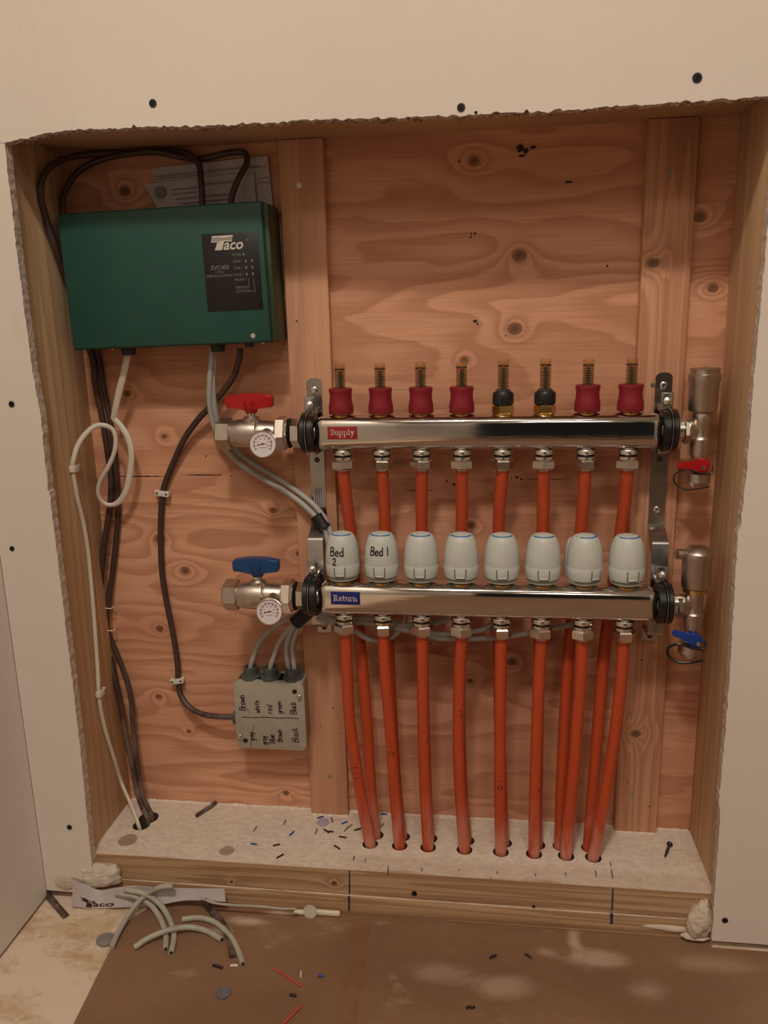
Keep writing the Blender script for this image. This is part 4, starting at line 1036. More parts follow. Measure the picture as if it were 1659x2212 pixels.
# ------------------------------------------------------------------ brackets
def bracket(x, label, side):
    r = thing('mounting_bracket', label, 'bracket', (x, -.02, -.18), 'steel brackets holding the bars')
    w2 = .0098; yb, yf = TB - .0003, TB - .0028
    ztop = .1765; zb = -.0115
    arc = [Vector((x + w2 * math.cos(a), yf, ztop - w2 * .6 + w2 * .6 * math.sin(a))) for a in [PI * k / 10 for k in range(11)]]
    mb = MB(); mb.prism(arc + [Vector((x - w2, yf, zb)), Vector((x + w2, yf, zb))], (0, .0025, 0))
    # stepped lower part
    yst = -.0475
    side_ = [(yf, zb), (yf, zb - .002), (yst + .002, zb - .0165), (yst - .0005, zb - .020), (yst - .0005, -.1480), (yst + .004, -.1530), (yf, -.1545), (yf, -.1720), (yf + .0025, -.1720), (yf + .0025, -.1515), (yst + .006, -.1500), (yst + .002, -.1460), (yst + .002, zb - .021), (yf + .0025, zb - .001), (yf + .0025, zb)]
    mb.prism([Vector((x - w2, a, b)) for a, b in side_], (2 * w2, 0, 0))
    mb.build('strip', 'steel_strip', r)
    mb = MB()
    for zz, yy in ((-.1645, yf - .0003), (.0700, yf - .0003)):
        mb = MB(); mb.lathe([(0, 0), (0, .0036), (.0002, .0036), (.0002, 0)], (x, yy, zz), (0, -1, 0), 20)
        mb.build('screw_hole', 'hole_dark', r)
    scs = [(.1605, yf), ] + ([(.0045, yf)] if side == 'R' else [])
    for zz, yy in scs:
        mb = MB(); mb.lathe([(0, 0), (0, .0050), (.0010, .0046), (.0016, .0034), (.0017, .0020), (.0009, .0018), (.0009, 0)], (x, yy, zz), (0, -1, 0), 24); mb.build('mounting_screw', 'nickel_bright', r)
    for (zc, yc) in ((ZSB, YS), (ZRB, YR)):
        # rubber lined clamp: two rubber rings around a steel strap
        for (a, b, rr, m) in ((-.0098, -.0030, .0252, 'rubber'), (-.0030, -.0008, .0268, 'nickel_bright'), (-.0008, .0075, .0252, 'rubber')):
            mb = MB(); sgn = 1 if side == 'L' else -1
            mb.lathe([(a, .0125), (a, rr - .0015), (a + .001, rr), (b - .001, rr), (b, rr - .0015), (b, .0125), (a, .0125)], (x + sgn * .0005, yc, zc), (sgn, 0, 0), 48)
            mb.build('clamp_ring', m, r)
        mb = MB(); zt = zc + .0252
        wall = yf if zc > 0 else yst
        mb.box((x - .0078, yc + .008, zt - .004), (x + .0062, wall - .0002 if False else wall + .0004, zt + .0022), .0006)
        mb.box((x - .0078, yc + .006, zt - .004), (x + .0062, yc + .0086, zt + .0185), .0008)
        mb.build('clamp_ear', 'steel_strip', r); mb = MB(); mb.box((x - .0078, yc + .008, zc - .0300), (x + .0062, wall + .0004, zc - .0235), .0006)
        mb.build('clamp_ear', 'steel_strip', r)
        mb = MB(); mb.lathe([(0, 0), (0, .0050), (.0030, .0050), (.0036, .0036), (.0060, .0034), (.0068, .0020), (.0068, 0)], (x - .0005, yc + .0062, zt + .0082), (0, -1, .15), 20)
        mb.build('clamp_bolt', 'nickel_bright', r)
    if side == 'L':
        mb = MB(); mb.box((x - .0070, yf - .0004, -.0080 + .014), (x + .0068, yf - .0001, .0330), .0001); st = mb.build('sticker', 'sticker', r)
        f = flat((x, yf - .0005, .02), (0, 0, 1), (-1, 0, 0)); mb = MB()
        for j, yy in enumerate((.0042, .0016, -.0012, -.0040)):
            xx = -.012
            while xx < .011:
                l = random.uniform(.001, .003); mb.strokes([[(xx, yy), (min(.012, xx + l), yy)]], .0011, f); xx += l + .0009
        mb.build('sticker_print', 'sticker_print', st)
    return r
bracket(-.1600, 'zinc steel bracket at the left ends of both bars, with a sticker', 'L')
bracket(.2755, 'zinc steel bracket at the right ends of both bars', 'R')

# ------------------------------------------------------------------ junction box
JX0, JX1, JZ0, JZ1, JY = -.2862, -.1860, -.3375, -.2365, -.0460
jb = thing('junction_box', 'grey beige junction box with handwritten wire colours on its cover', 'junction box', ((JX0 + JX1) / 2, -.03, JZ0))
mb = MB(); mb.box((JX0 + .003, JY + .0035, JZ0 + .003), (JX1 - .002, TB - .0004, JZ1 + .001), .003, 3); mb.box((JX0 + .003, JY + .006, JZ0 + .003), (-.193, -.0005, JZ1 + .001), .003, 3); mb.build('box_body', 'jbox_body', jb)
n = 8; pts = []
for (cx, cz, a0_) in ((JX1 - .008, JZ1 - .008, 0), (JX0 + .006, JZ1 - .006, PI / 2), (JX0 + .006, JZ0 + .006, PI), (JX1 - .008, JZ0 + .008, 1.5 * PI)):
    rr = .008 if cx > -.25 else .006
    for k in range(n + 1): a = a0_ + k * PI / 2 / n; pts.append(Vector((cx + rr * math.cos(a), JY, cz + rr * math.sin(a))))
mb = MB(); mb.prism(pts, (0, .0038, 0), bev=.0006); mb.build('cover', 'jbox', jb)
def jp(u, v): p = at(460 + u * 300 / 1659., 1400 + v * 300 / 1659., JY); return (p.x, p.z)
fj = flat((0, JY, 0), (1, 0, 0), (0, 0, 1))
for (hu, hv, su, sv) in ((975, 520, 1035, 572), (388, 1105, 325, 1048)):
    a = jp(hu, hv); mb = MB(); mb.lathe([(0, 0), (0, .0034), (.0003, .0034), (.0003, 0)], (a[0], JY, a[1]), (0, -1, 0), 20); mb.build('screw_hole', 'label_black', jb)
    b = jp(su, sv); mb = MB(); mb.lathe([(0, 0), (.0002, .0034), (.0030, .0034), (.0042, .0020), (.0045, 0)], (b[0], JY, b[1]), (0, -1, 0), 20); mb.build('cover_screw', 'nickel_bright', jb)
mb = MB()
def vert(text, u, v, size_px, gap=.12, wd=.00105, rot=90):
    """handwriting reading upwards; (u, v) = start of the baseline in crop units"""
    o = Vector(jp(u, v)); s_ = size_px * 300 / 1659. / 1720.
    st = write(text, s_, 0, 0, gap, .1, jit=.02); c, s2 = math.cos(math.radians(rot)), math.sin(math.radians(rot))
    st = [[(o.x + x * c - y * s2, o.y + x * s2 + y * c) for x, y in l] for l in st]
    mb.strokes(st, wd, fj, .0002)
vert('Brown', 390, 745, 80, .10, rot=92); vert('white', 560, 775, 72, .12); vert('red', 710, 780, 78, .14); vert('green', 830, 785, 72, .10, rot=92); vert('Black', 1000, 790, 84, .05, rot=92)
vert('gray', 500, 1110, 72, .03, rot=96); vert('gray', 650, 1155, 74, .02, rot=94); vert('Blue', 740, 1135, 70, .08, rot=92); vert('Brown', 832, 1120, 68, .06, rot=92); vert('Black', 1025, 1125, 84, .14, rot=93)
ul = [[jp(362, 560), jp(375, 640), jp(400, 710), jp(432, 775)], [jp(345, 822), jp(480, 830), jp(640, 825), jp(780, 838), jp(900, 832), jp(1028, 842)], [jp(492, 925), jp(470, 1010), jp(452, 1110), jp(455, 1200)]]
mb.strokes([ul[0], ul[2]], .0006, fj, .0002); mb.strokes([ul[1]], .0011, fj, .0002)
mb.build('handwriting', 'ink', jb)
for (u, v) in ((460, 1400),):
    for cu_ in (455, 690, 955):
        p = at(460 + cu_ * 300 / 1659., 1462, -.028); mb = MB()
        mb.lathe([(-.001, 0), (-.001, .0165), (.0025, .0165), (.0035, .0145), (.0040, .0118), (.0150, .0112), (.0158, .0100), (.0150, .0078), (.008, .0075), (.008, 0)], (p.x, -.0270, JZ1 + .0005), (0, 0, 1), 24, sx=.88)
        mb.build('cable_gland', 'gland', jb)
p = at(492, 1546, -.028); mb = MB(); mb.lathe([(-.002, 0), (-.002, .0115), (.002, .0118), (.004, .0105), (.010, .0100), (.011, .0075), (.008, .005), (.008, 0)], (JX0 + .002, -.027, p.z - .002), (-1, 0, 0), 14); mb.build('cable_gland', 'gland', jb)
JSZ = p.z - .002

# ------------------------------------------------------------------ cables
def cable(name, pts, r, mat, label, cat='cable', group=None, rb=None, up=None, k=8, n=12):
    mb = MB(); mb.tube(pts, r, n, k, True, up, rb)
    return tag(mb.build(name, mat), label, cat, group)
# brown thermostat cable, control box -> junction box
pts = atl([(519,752,-.034),(517,775,-.034),(505,812,-.030),(480,848,-.024),(452,880,-.019),(428,906,-.016),(400,945,-.012),(375,998,-.008),(358,1040,-.0058),(352,1064,-.0048),(348,1110,-.005),(347,1160,-.005),(350,1235,-.006),(360,1300,-.007),(374,1370,-.007),(383,1430,-.006),(385,1468,-.0050),(390,1500,-.009),(410,1528,-.016),(440,1543,-.022),(475,1548,-.0265)])
pts += [Vector((JX0 - .006, -.027, JSZ))]
cable('brown_cable', pts, .0041, 'brown_cable', 'brown cable curving from the control box to the junction box')
def cable_clip(u, v, Y, ang, label, facing='Y'):
    c = at(u, v, Y); mb = MB()
    m = Matrix.Rotation(-ang, 4, 'Y')
    mb.box(c + Vector((-.0100, -.0056, -.0042)), c + Vector((.0100, -.0036, .0042)), .0012, 2, m)
    for s_ in (-1, 1): mb.box(c + m @ Vector((s_ * .0078, -.0014, 0)) - Vector((.0024, .0030, .0036)), c + m @ Vector((s_ * .0078, -.0014, 0)) + Vector((.0024, .0044, .0036)), .0006)
    o = tag(mb.build('cable_clip', 'clip'), label, 'clip', 'white clips on the brown cable')
    for s_ in (-1, 1):
        q = c + m @ Vector((s_ * .0066, 0, 0)); mb = MB(); mb.lathe([(0, 0), (0, .0016), (.0008, .0012), (.0009, 0)], (q.x, c.y - .0057, q.z), (0, -1, 0), 12); mb.build('clip_nail', 'nail', o)
    return o
cable_clip(352, 1065, -.0054, -.12, 'white clip holding the brown cable, upper one near the wall middle')
cable_clip(384, 1469, -.0054, .16, 'white clip holding the brown cable, lower one above the junction box level')

# white flat cable
wp = atl([(277,760,-.036),(274,775,-.036),(266,812,-.034),(256,852,-.030),(247,895,-.026),(247,905,-.025),(262,922,-.026),(277,948,-.028),(284,985,-.028),(280,1025,-.026),(272,1060,-.024),(258,1083,-.023),(240,1091,-.024),(222,1085,-.027),(212,1066,-.031),(216,1040,-.034),(233,1010,-.037),(246,980,-.038),(250,950,-.038),(243,928,-.039),(225,919,-.043),(205,921,-.048),(185,937,-.055),(168,962,-.062),(158,995,-.068)])
wx = XL + .0034
lowpx = [(157,1012),(161,1040),(168,1080),(180,1130),(190,1190),(196,1250),(202,1320),(207,1390),(211,1450),(213,1492),(217,1530),(228,1580),(245,1635),(262,1690)]
wl = [at(u, v, wx, 0) for u, v in lowpx]
he = Vector((chole.x - .0055, chole.y - .014, -.4590))
wpts = wp + wl + [wl[-1].lerp(he, .5) + Vector((.001, 0, 0)), he, he + Vector((.002, .001, -.02))]
NW = len(wpts)
rbs = []
for i in range(NW):
    if i < 4: rbs.append(.0046)
    elif i == 4: rbs.append(.0040)
    elif i < 12: rbs.append(.0042)
    elif i < 20: rbs.append(.0030)
    elif i < 25: rbs.append(.0034)
    else: rbs.append(.0030)
cable('white_cable', wpts, .0023, 'white_cable', 'white flat cable looping below the control box and running down the left stud', rb=rbs, up=(.0, 1, .001), k=8, n=14)
def side_clip(u, v, label):
    c = at(u, v, XL, 0); mb = MB()
    mb.box(c + Vector((.0055, -.0090, -.0050)), c + Vector((.0075, .0072, .0050)), .001)
    for dy in (-.0085, .0068): mb.box(c + Vector((.0003, dy - .0018, -.0045)), c + Vector((.0070, dy + .0018, .0045)), .0008)
    o = tag(mb.build('cable_clip', 'clip'), label, 'clip', 'white clips on the left stud')
    mb = MB(); mb.lathe([(0, 0), (0, .0016), (.0008, .0012), (.0009, 0)], c + Vector((.0075, .0045, 0)), (1, 0, 0), 12); mb.build('clip_nail', 'nail', o)
side_clip(157, 1011, 'white clip on the left stud beside the cable loop'); side_clip(213, 1495, 'white clip low on the left stud holding the white cable')

# brown cables through the upper left corner and down the corner
h1 = Vector((chole.x + .003, chole.y + .000, -.459)); h2 = Vector((chole.x + .004, chole.y + .010, -.459))
pA = atl([(437,445,-.030),(437,425,-.030),(434,385,-.028),(428,352,-.022),(400,330,-.014),(350,317,-.010),(280,318,-.011),(215,328,-.016),(160,338,-.030),(124,350,-.050),(98,372,-.066),(86,415,-.072),(96,470,-.066)])
pA = [p if p.z < ZT - .005 else Vector((p.x, p.y, ZT - .0055)) for p in pA]
pA = [Vector((max(p.x, XL + .005), p.y, p.z)) for p in pA]
pA += [Vector((-.469, -.060, .345)), Vector((-.4695, -.036, .30)), Vector((-.466, -.018, .24))]
pA += atl([(200,775,-.012),(206,830,-.011),(220,900,-.011),(232,975,-.009),(240,1040,-.010),(236,1105,-.013),(224,1180,-.015),(219,1250,-.014),(222,1320,-.010),(224,1365,-.010),(240,1430,-.013),(256,1500,-.017),(270,1580,-.022),(287,1660,-.030),(299,1720,-.040)]) + [h1, h1 + Vector((.001, 0, -.03))]
cable('brown_cable', pA, .0040, 'brown_cable', 'outer dark brown cable arching over the control box and dropping down the left corner', group='dark cables in the left corner')
pB = atl([(499,440,-.030),(502,420,-.030),(516,385,-.026),(533,352,-.018),(527,330,-.014),(495,330,-.013),(460,338,-.013),(425,344,-.012),(385,338,-.020),(330,328,-.020),(260,335,-.016),(205,350,-.016),(165,375,-.018),(145,405,-.022),(136,440,-.028)])
pB = [p if p.z < ZT - .005 else Vector((p.x, p.y, ZT - .0055)) for p in pB]
pB += [Vector((-.4695, -.026, .34)), Vector((-.463, -.018, .28))] + atl([(212,772,-.0065),(222,830,-.006),(236,900,-.006),(246,970,-.007),(253,1050,-.007),(255,1110,-.007),(249,1180,-.007),(241,1250,-.008),(233,1310,-.011),(233,1362,-.011),(250,1405,-.009),(271,1460,-.010),(283,1510,-.013),(287,1570,-.018),(297,1650,-.026),(308,1720,-.034)]) + [h2, h2 + Vector((.001, 0, -.03))]
cable('brown_cable', pB, .0038, 'brown_cable', 'inner dark brown cable entering the control box through the paper sheets', group='dark cables in the left corner')
for (u, v, lb) in ((224, 1312, 'upper white staple over the two brown corner cables'), (228, 1360, 'lower white staple over the two brown corner cables')):
    c = at(u + 3, v, -.0150); mb = MB(); mb.tube([c + Vector((-.0085, .006, .001)), c + Vector((-.0085, -.0005, .001)), c + Vector((0, -.0012, -.0005)), c + Vector((.0085, .001, -.002)), c + Vector((.0085, .008, -.002))], .0009, 6, 4)
    tag(mb.build('cable_staple', 'clip'), lb, 'staple', 'staples over the corner cables')

# grey cable pair control box -> first actuator
gA = atl([(458,752,-.036),(457,775,-.036),(453,830,-.034),(454,880,-.029),(466,930,-.022),(490,972,-.0165),(520,1003,-.016),(560,1030,-.0165),(605,1055,-.019),(645,1082,-.024),(672,1106,-.028),(692,1130,-.030),(708,1168,-.034),(716,1215,-.045),(728,1240,-.056)])
gB = atl([(466,752,-.032),(463,775,-.032),(460,830,-.030),(464,880,-.026),(474,922,-.019),(500,962,-.010),(530,990,-.0095),(570,1016,-.010),(615,1043,-.013),(655,1071,-.019),(681,1094,-.024),(701,1120,-.028),(718,1160,-.032),(730,1200,-.044),(740,1235,-.053)])
cable('grey_cable', gA, .0038, 'grey_cable', 'lower one of the two grey cables running behind the red-handled valve', group='grey cables from the control box')
cable('grey_cable', gB, .0038, 'grey_cable', 'upper one of the two grey cables running behind the red-handled valve', group='grey cables from the control box')
c0, c1_ = (at(683, 1113, -.0265)), (at(702, 1143, -.0300)); mb = MB(); d_ = c1_ - c0
mb.lathe([(0, .0030), (0, .0070), (.001, .0086), (d_.length * .5, .0084), (d_.length - .001, .0088), (d_.length, .0070), (d_.length, .0030)], c0, d_, 22, (0, 1, 0), sx=1.12)
tag(mb.build('tape_wrap', 'tape'), 'black tape wrap on the grey cables above the Bed 2 actuator', 'tape', 'black tape wraps on the grey cables')
# junction box cables
zg = JZ1 + .010
def gx(cu_): return at(460 + cu_ * 300 / 1659., 1462, -.028).x
tp = at(652, 1328, -.044)
def J(cx, mids, tail, label):
    P = [Vector((cx, -.027, JZ1 + .004)), Vector((cx, -.027, JZ1 + .014))] + atl(mids) + atl(tail)
    cable('grey_cable', P, .0036, 'grey_cable', label, group='grey cables from the junction box')
J(gx(455), [(550,1412,-.029),(562,1385,-.032),(588,1358,-.036),(622,1336,-.041),(645,1326,-.044)], [(665,1318,-.046),(700,1322,-.049),(745,1330,-.052),(780,1334,-.0525),(830,1338,-.0525),(880,1350,-.0525),(930,1347,-.0525),(965,1338,-.0525),(985,1320,-.0525),(990,1290,-.0525)], 'leftmost grey cable rising from the junction box')
J(gx(690), [(593,1415,-.029),(603,1388,-.033),(622,1362,-.038),(645,1338,-.042)], [(664,1325,-.044),(700,1330,-.047),(735,1342,-.049),(762,1360,-.051),(790,1378,-.052),(820,1384,-.0525),(850,1374,-.0525),(868,1352,-.0525),(876,1325,-.0525),(880,1290,-.0525)], 'middle grey cable rising from the junction box')
J(gx(905), [(619,1415,-.029),(620,1390,-.032),(630,1362,-.037),(648,1342,-.0415)], [(667,1331,-.043),(705,1338,-.047),(760,1338,-.0525),(830,1352,-.0525),(890,1364,-.0525),(950,1370,-.0525),(1010,1366,-.0525),(1050,1356,-.0525),(1075,1330,-.0525),(1080,1290,-.0525)], 'grey cable in the left half of the right gland of the junction box')
J(gx(975), [(633,1415,-.026),(632,1392,-.029),(640,1366,-.034),(655,1346,-.040)], [(671,1334,-.042),(710,1344,-.047),(780,1345,-.0495),(860,1356,-.0525),(940,1378,-.0525),(1020,1380,-.0525),(1090,1376,-.0525),(1150,1366,-.0525),(1200,1356,-.0525),(1240,1345,-.0525),(1262,1310,-.0525),(1265,1280,-.0525)], 'grey cable in the right half of the right gland of the junction box')
mb = MB(); c0, c1_ = at(637, 1345, -.0430), at(668, 1318, -.0450); d_ = c1_ - c0
mb.lathe([(0, .0040), (0, .0088), (.001, .0102), (d_.length * .5, .0098), (d_.length - .001, .0104), (d_.length, .0088), (d_.length, .0040)], c0, d_, 22, (0, 1, 0))
tag(mb.build('tape_wrap', 'tape'), 'black tape wrap on the grey cables above the junction box', 'tape', 'black tape wraps on the grey cables')

# ------------------------------------------------------------------ loose things on the board
def on(u, v, Z): return at(u, v, Z, 2)
bits = [(597,1825,'n'),(551,1790,'c'),(630,1800,'b'),(683,1795,'g'),(705,1795,'k'),(713,1796,'k'),(740,1808,'k'),(728,1830,'k'),(717,1771,'b'),(744,1777,'b'),(755,1785,'g'),(773,1791,'k'),(605,1849,'k'),(692,1765,'b'),(829,1758,'b'),(825,1783,'g'),(615,1776,'g'),(548,1823,'t'),(748,1790,'g')]
cols = {'k': ('wire_black', 'black'), 'n': ('wire_black', 'black'), 'b': ('blue_wire', 'blue'), 'g': ('wire_grey', 'grey'), 'c': ('wire_grey', 'grey'), 't': ('blue_wire', 'blue')}
where = {0: 'near the front edge of the board', 1: 'furthest left on the board', 2: 'on the dusty board left of the batten foot', 3: 'below the foot of the pale batten', 4: 'in the pair below the batten foot, left one', 5: 'in the pair below the batten foot, right one', 6: 'lying level left of the first pipe', 7: 'steeply tilted, left of the first pipe and nearest the edge', 8: 'just right of the torn blue scrap', 9: 'slanting right of the torn blue scrap', 10: 'close to the first pipe, behind the black bits', 11: 'touching the left side of the first pipe', 12: 'nearest the front edge of the board', 13: 'on top of the torn blue scrap', 14: 'at the wall between the first two pipes', 15: 'between the first and second pipe', 16: 'behind the blue bit left of the batten foot', 17: 'in the dust patch by the round plug', 18: 'crossing another bit near the first pipe'}
angs = [.35, 1.4, 1.1, 1.5, -.6, .0, -.15, -.55, -1.1, .6, 1.0, .45, .8, .5, .03, 1.1, 1.5, -.15, 1.2]
for i, (u, v, c) in enumerate(bits):
    p = on(u, v, ZS + .0012); a = angs[i]; L = .0046 if c != 'k' else .0052
    dx, dy = math.cos(a) * L, math.sin(a) * L * 1.2; mb = MB()
    mb.tube([(p.x - dx, p.y - dy, ZS + .0011), (p.x + dx * .1, p.y, ZS + .0012), (p.x + dx, p.y + dy, ZS + .0011)], .0011, 8, 3)
    tag(mb.build('wire_scrap', cols[c][0]), f'{cols[c][1]} wire scrap {where[i]}', 'wire scrap', 'wire scraps on the dusty board')
# brown offcut
pts = [on(424,1762,ZS + .0030), on(440,1751,ZS + .0032), on(455,1742,ZS + .0032), on(466,1733,ZS + .0030)]
cable('brown_cable_offcut', pts, .0028, 'brown_cable', 'short brown cable offcut lying on the dusty board near the left corner', 'cable scrap')
# torn pale blue scrap
mb = MB(); c = on(698, 1775, ZS + .0012); rim = []
for k in range(14):
    a = 2 * PI * k / 14; rr = .010 * (1 + .5 * mnoise.noise(Vector((k * 1.7, 3, 0)))); rim.append(Vector((c.x + rr * .9 * math.cos(a), c.y + rr * .9 * math.sin(a), ZS + .0006)))
mb.prism(rim, (0, 0, .0008)); M['scrap'] = plain('pale_violet_plastic', (.38, .33, .42), .5, 0, .1)
tag(mb.build('plastic_scrap', 'scrap'), 'pale violet torn scrap on the board at the foot of the pale batten', 'scrap')
# drywall screw lying on the board
p = on(1447, 1823, ZS + .0042); q = on(1436, 1852, ZS + .0016); mb = MB(); d_ = q - p
mb.lathe([(0, 0), (0, .0040), (.0012, .0040), (.0035, .0016), (.005, .0014), (d_.length - .003, .0013), (d_.length, 0)], p, d_, 14)
for k in range(7): mb.lathe([(.007 + k * .0018, .0013), (.0078 + k * .0018, .0020), (.0086 + k * .0018, .0013)], p, d_, 12)
tag(mb.build('loose_screw', 'black_screw'), 'black drywall screw lying on the dusty board by the right stud', 'screw')

# ------------------------------------------------------------------ loose things on the floor
ZC = ZF + .0050
def fl(pts, z=ZC):
    out = []
    for p in pts:
        q = on(p[0], p[1], p[2] if len(p) > 2 else z)
        out.append(q if q.y < -.151 else at(p[0], p[1], -.151))      # rests on the leaflet
    return out
def offcut(pts, r, mat, label, hollow=True, grp='grey cable offcuts on the floor', z=ZC):
    P = fl(pts, z); o = cable('cable_offcut', P, r, mat, label, 'cable scrap', grp)
    if hollow:
        cp = catmull(P, 8); d_ = (cp[-1] - cp[-2]).normalized(); mb = MB(); mb.lathe([(0, 0), (0, r * .55), (.0006, r * .55), (.0006, 0)], cp[-1], d_, 10); mb.build('cut_end', 'wire_black', o)
    return o
offcut([(374,1914,ZC+.012),(345,1917,ZC+.012),(312,1936,ZC+.012),(282,1970,ZC+.007),(258,2010,ZC+.002),(241,2047,ZC)], .0037, 'grey_cable_dusty', 'grey cable offcut with one end on the round grey disc', False)
offcut([(250,1930,ZC+.003),(290,1936),(322,1952),(345,1982),(358,2018),(358,2050)], .0037, 'grey_cable_dusty', 'left one of two parallel grey cable offcuts')
offcut([(270,1922,ZC+.006),(310,1930),(344,1952),(366,1985),(376,2022),(370,2058)], .0037, 'grey_cable_dusty', 'right one of two parallel grey cable offcuts')
offcut([(290,2047),(322,2026,ZC+.004),(365,2009,ZC+.0075),(410,2003,ZC+.004),(448,2012),(479,2030)], .0037, 'grey_cable_dusty', 'arched grey cable offcut lying across the parallel pair')
offcut([(394,1986),(430,1983),(465,1993),(497,2022),(514,2052),(525,2082)], .0037, 'grey_cable_dusty', 'grey cable offcut bending down furthest to the right')
cable('wire_offcut', fl([(432,1939,ZC+.004),(460,1950),(500,1955),(560,1958),(610,1963),(641,1963)], ZF + .0040), .0016, 'grey_cable_dusty', 'thin grey wire lying along the foot of the boards', 'cable scrap')
mb = MB(); a = at(641, 1961, -.1405); mb.lathe([(-.004, 0), (-.004, .0030), (.0, .0034), (.012, .0034), (.0125, 0)], Vector((a.x, -.1385, ZF + .005)), (1, 0, 0), 14)
tag(mb.build('wire_nut', 'cream'), 'small cream cap at the right end of the thin grey wire', 'cap')
mb = MB(); a, b = at(665, 1960, -.136), at(735, 1964, -.136); mb.box((a.x - .004, -.140, ZF + .0016), (b.x, -.134, ZF + .0095), .0028, 3)
tag(mb.build('plastic_stick', 'cream'), 'cream rounded plastic stick at the foot of the boards', 'stick')
mb = MB(); c = at(669, 1958, -.1415); mb.lathe([(0, 0), (0, .0065), (.001, .0095), (.0015, .0090), (.0018, 0)], Vector((c.x, -.1405, ZF + .0085)), (0, -1, .25), 20)
tag(mb.build('round_chip', 'plaster_grey'), 'grey beige round chip leaning on the cream stick', 'chip')
# brown offcuts
mb = MB(); mb.tube([on(90,1916,ZF+.0075), on(104,1934,ZF+.0045), on(122,1956,ZF+.003), on(142,1979,ZF+.003)], .0024, 12, 6, True, (0, 0, 1), .0046)
tag(mb.build('brown_cable_offcut', 'brown_cable'), 'flat brown cable offcut on the pale floor in the left corner', 'cable scrap')
mb = MB(); mb.tube(fl([(442,1945),(460,1970),(480,1995),(496,2030),(503,2066)], ZF + .0042), .0028, 12, 6, True, (0, 0, 1), .0048)
tag(mb.build('brown_cable_offcut', 'brown_cable'), 'brown cable offcut under the rightmost grey offcut', 'cable scrap')
# discs and small scraps
def disc(u, v, rx_, ry_, mat, label, z=None):
    z = ZF + .0016 if z is None else z; c = on(u, v, z); mb = MB(); rim = []
    for k in range(18):
        a = 2 * PI * k / 18; rr = 1 + .12 * mnoise.noise(Vector((k * .9, u, 0))); rim.append(Vector((c.x + rx_ * rr * math.cos(a), c.y + ry_ * rr * math.sin(a), z)))
    mb.prism(rim, (0, 0, .0025), bev=.0006); return tag(mb.build('grey_disc', mat), label, 'disc')
disc(229, 2031, .0125, .011, 'wire_grey', 'grey round knockout disc on the edge of the floor paper', ZF + .0016)
disc(483, 2146, .0085, .0095, 'grey_chip', 'dark grey round chip alone on the brown floor paper')
def scrap(u0, v0, u1, v1, r, mat, label, cat='wire scrap', z=ZF + .0028):
    a, b = on(u0, v0, z), on(u1, v1, z); m_ = a.lerp(b, .5) + Vector((0, 0, r * .3)); mb = MB(); mb.tube([a, m_, b], r, 8, 3); return tag(mb.build('floor_scrap', mat), label, cat)
scrap(460, 2085, 481, 2091, .0017, 'wire_black', 'black wire scrap left of the small white one on the floor paper')
scrap(498, 2086, 514, 2086, .0016, 'wire_white', 'short white scrap at the tip of the rightmost grey offcut')
scrap(594, 2093, 650, 2130, .0010, 'red_wire', 'upper thin red shaving on the floor paper')
scrap(652, 2172, 612, 2212, .0012, 'red_wire', 'lower red shaving at the bottom edge of the photo')
scrap(650, 2098, 650, 2112, .0010, 'wire_white', 'thin white scrap right of the upper red shaving')
scrap(688, 2108, 698, 2109, .0018, 'blue_wire', 'tiny blue chip right of the thin white scrap')
scrap(626, 2149, 640, 2151, .0018, 'wire_black', 'dark scrap between the two red shavings')
for (u, v, a, lb) in ((1065, 2066, .7, 'black bent scrap on the right floor paper, left one of the pair'), (1141, 2065, -.6, 'black bent scrap on the right floor paper, right one of the pair'), (1016, 2176, .3, 'dark bent scrap nearest the bottom centre')):
    p = on(u, v, ZF + .0030); L = .0050; dx, dy = math.cos(a) * L, math.sin(a) * L; mb = MB()
    mb.tube([(p.x - dx, p.y - dy, p.z), (p.x - dx * .2 + .0008, p.y + .0012, p.z), (p.x + dx * .2, p.y - .0008, p.z + .0004), (p.x + dx, p.y + dy, p.z)], .0013, 8, 4)
    tag(mb.build('floor_scrap', 'wire_black'), lb, 'wire scrap')

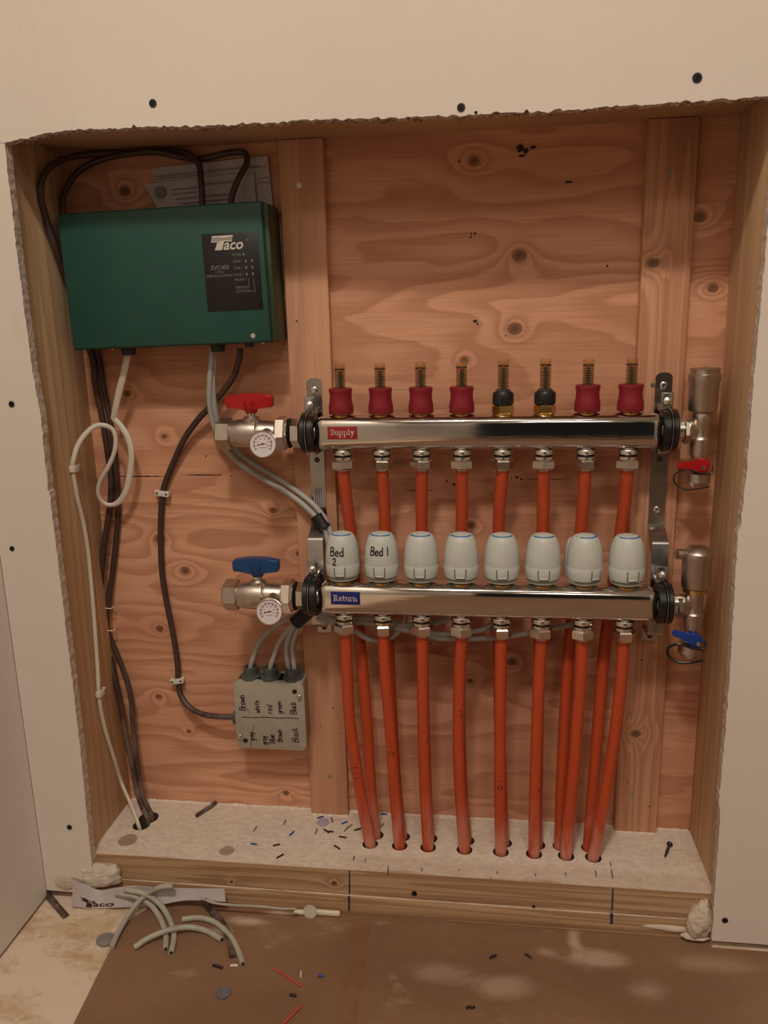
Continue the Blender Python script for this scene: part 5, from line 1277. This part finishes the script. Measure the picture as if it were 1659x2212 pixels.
# paper strip with the maker's name
def paper_strip():
    top = [(158,1903),(190,1913),(215,1923),(250,1918),(291,1913),(330,1917),(400,1919),(485,1920)]
    bot = [(154,1958),(190,1962),(225,1962),(265,1960),(310,1958),(345,1955),(404,1945),(487,1948)]
    T = []; B = []
    for i, (u, v) in enumerate(top):
        y = -.139 - .004 * (i % 2) if i else -.147
        T.append(at(u, v, y - (.006 if i < 4 else 0)))
    for i, (u, v) in enumerate(bot):
        p = at(u, v, T[i].y - .006)
        p = on(u, v, ZF + .0016) if p.z < ZF + .0016 else p
        B.append(p)
    mb = MB(); n = 6; rows = []
    TT, BB = catmull(T, 4), catmull(B, 4)
    for a, b in zip(TT, BB):
        rows.append([a.lerp(b, k / n) + Vector((0, math.sin(k / n * PI) * .002 * mnoise.noise(a * 60), 0)) for k in range(n + 1)])
    F = [[mb.bm.verts.new(p) for p in r] for r in rows]; K = [[mb.bm.verts.new(p + Vector((0, .0004, .0001))) for p in r] for r in rows]
    for i in range(len(F) - 1):
        for k in range(n): mb.bm.faces.new((F[i][k], F[i + 1][k], F[i + 1][k + 1], F[i][k + 1])); mb.bm.faces.new((K[i][k], K[i][k + 1], K[i + 1][k + 1], K[i + 1][k]))
        mb.bm.faces.new((F[i][0], K[i][0], K[i + 1][0], F[i + 1][0])); mb.bm.faces.new((F[i][n], F[i + 1][n], K[i + 1][n], K[i][n]))
    for e in (0, -1):
        for k in range(n): mb.bm.faces.new((F[e][k], F[e][k + 1], K[e][k + 1], K[e][k]))
    o = tag(mb.build('folded_leaflet', 'paper'), 'white crumpled leaflet with a dark logo, leaning against the front boards', 'paper')
    # logo printed on the sheet
    N = len(rows) - 1
    def f(x, y):
        fx = min(max(x, 0), .999) * N; i = int(fx); fy = min(max(1 - y, 0), .999) * n; k = int(fy); a, b = fx - i, fy - k
        p = rows[i][k].lerp(rows[i + 1][k], a).lerp(rows[i][k + 1].lerp(rows[i + 1][k + 1], a), b)
        nr = (rows[i + 1][k] - rows[i][k]).cross(rows[i][k + 1] - rows[i][k]).normalized()
        if nr.y > 0: nr = -nr
        return p, nr
    mb = MB()
    mb.strokes([[(.10, .42), (.14, .36), (.20, .34)], [(.105, .34), (.15, .28), (.205, .28)]], .05, f, .0003)
    mb.strokes([[(.145, .24), (.135, .06)], [(.160, .24), (.150, .06)], [(.175, .24), (.165, .06)]], .020, f, .0003)
    fonttext(mb, 'aco', .36, f, .185, .10, shear=.2, offset=.02, thick=.0003, xs=.36)
    mb.build('printed_logo', 'ink', o)
paper_strip()

# dried joint compound lumps
def lump(name, cen, dims, mat, label, seed=0., rot=0., taper=0.):
    bm = bmesh.new(); bmesh.ops.create_icosphere(bm, subdivisions=5, radius=1)
    for v in bm.verts:
        q = v.co.copy(); nz_ = mnoise.fractal(q * 1.1 + Vector((seed, 0, 0)), 1.2, 2.0, 3); rid = abs(mnoise.noise(Vector((q.x * 1.4 + seed, q.y * 2, q.z * 4)))) * .16
        q = q * (1 + nz_ * .17 + rid)
        v.co = Vector((q.x * dims[0] * (1 - taper * q.z), q.y * dims[1], q.z * dims[2]))
    bmesh.ops.rotate(bm, verts=bm.verts, cent=(0, 0, 0), matrix=Matrix.Rotation(rot, 3, 'Y'))
    for v in bm.verts:
        v.co += Vector(cen)
        if v.co.z < ZF + .0018: v.co.z = ZF + .0018
    mb = MB(); mb.bm.free(); mb.bm = bm
    return tag(mb.build(name, mat), label, 'joint compound')
p = at(205, 1893, -.139)
lump('plaster_lump', (p.x, -.136, p.z), (.034, .0125, .0175), 'plaster_grey', 'lump of dried joint compound at the left end of the boards', 1.3, -.05)
lump('plaster_smear', (at(142, 1905, -.141).x, -.1405, at(142, 1905, -.141).z + .001), (.016, .0035, .0140), 'plaster', 'pale smear of joint compound at the foot of the left drywall strip', 5.)
lump('plaster_lump', (at(1512, 1985, -.135).x, -.134, at(1512, 1985, -.135).z), (.0135, .0112, .0275), 'plaster', 'lump of dried joint compound at the right end of the boards', 33.3, .16, .32)
lump('plaster_smear', (at(1440, 2003, -.13).x, -.1295, at(1440, 2003, -.13).z), (.030, .0042, .0042), 'plaster', 'flat tongue of joint compound low on the right end of the boards', 8.2, .03)
lump('plaster_smear', (at(1500, 2024, -.135).x, -.1345, at(1500, 2024, -.135).z + .001), (.016, .006, .0042), 'plaster', 'small pad of joint compound on the floor at the right end', 2.2, .05)
lump('plaster_smear', (at(912, 1957, -.128).x, -.1285, at(912, 1957, -.128).z), (.011, .0022, .0075), 'plaster_grey', 'thin grey smear of compound below the dark board screw', 12.2, .3)
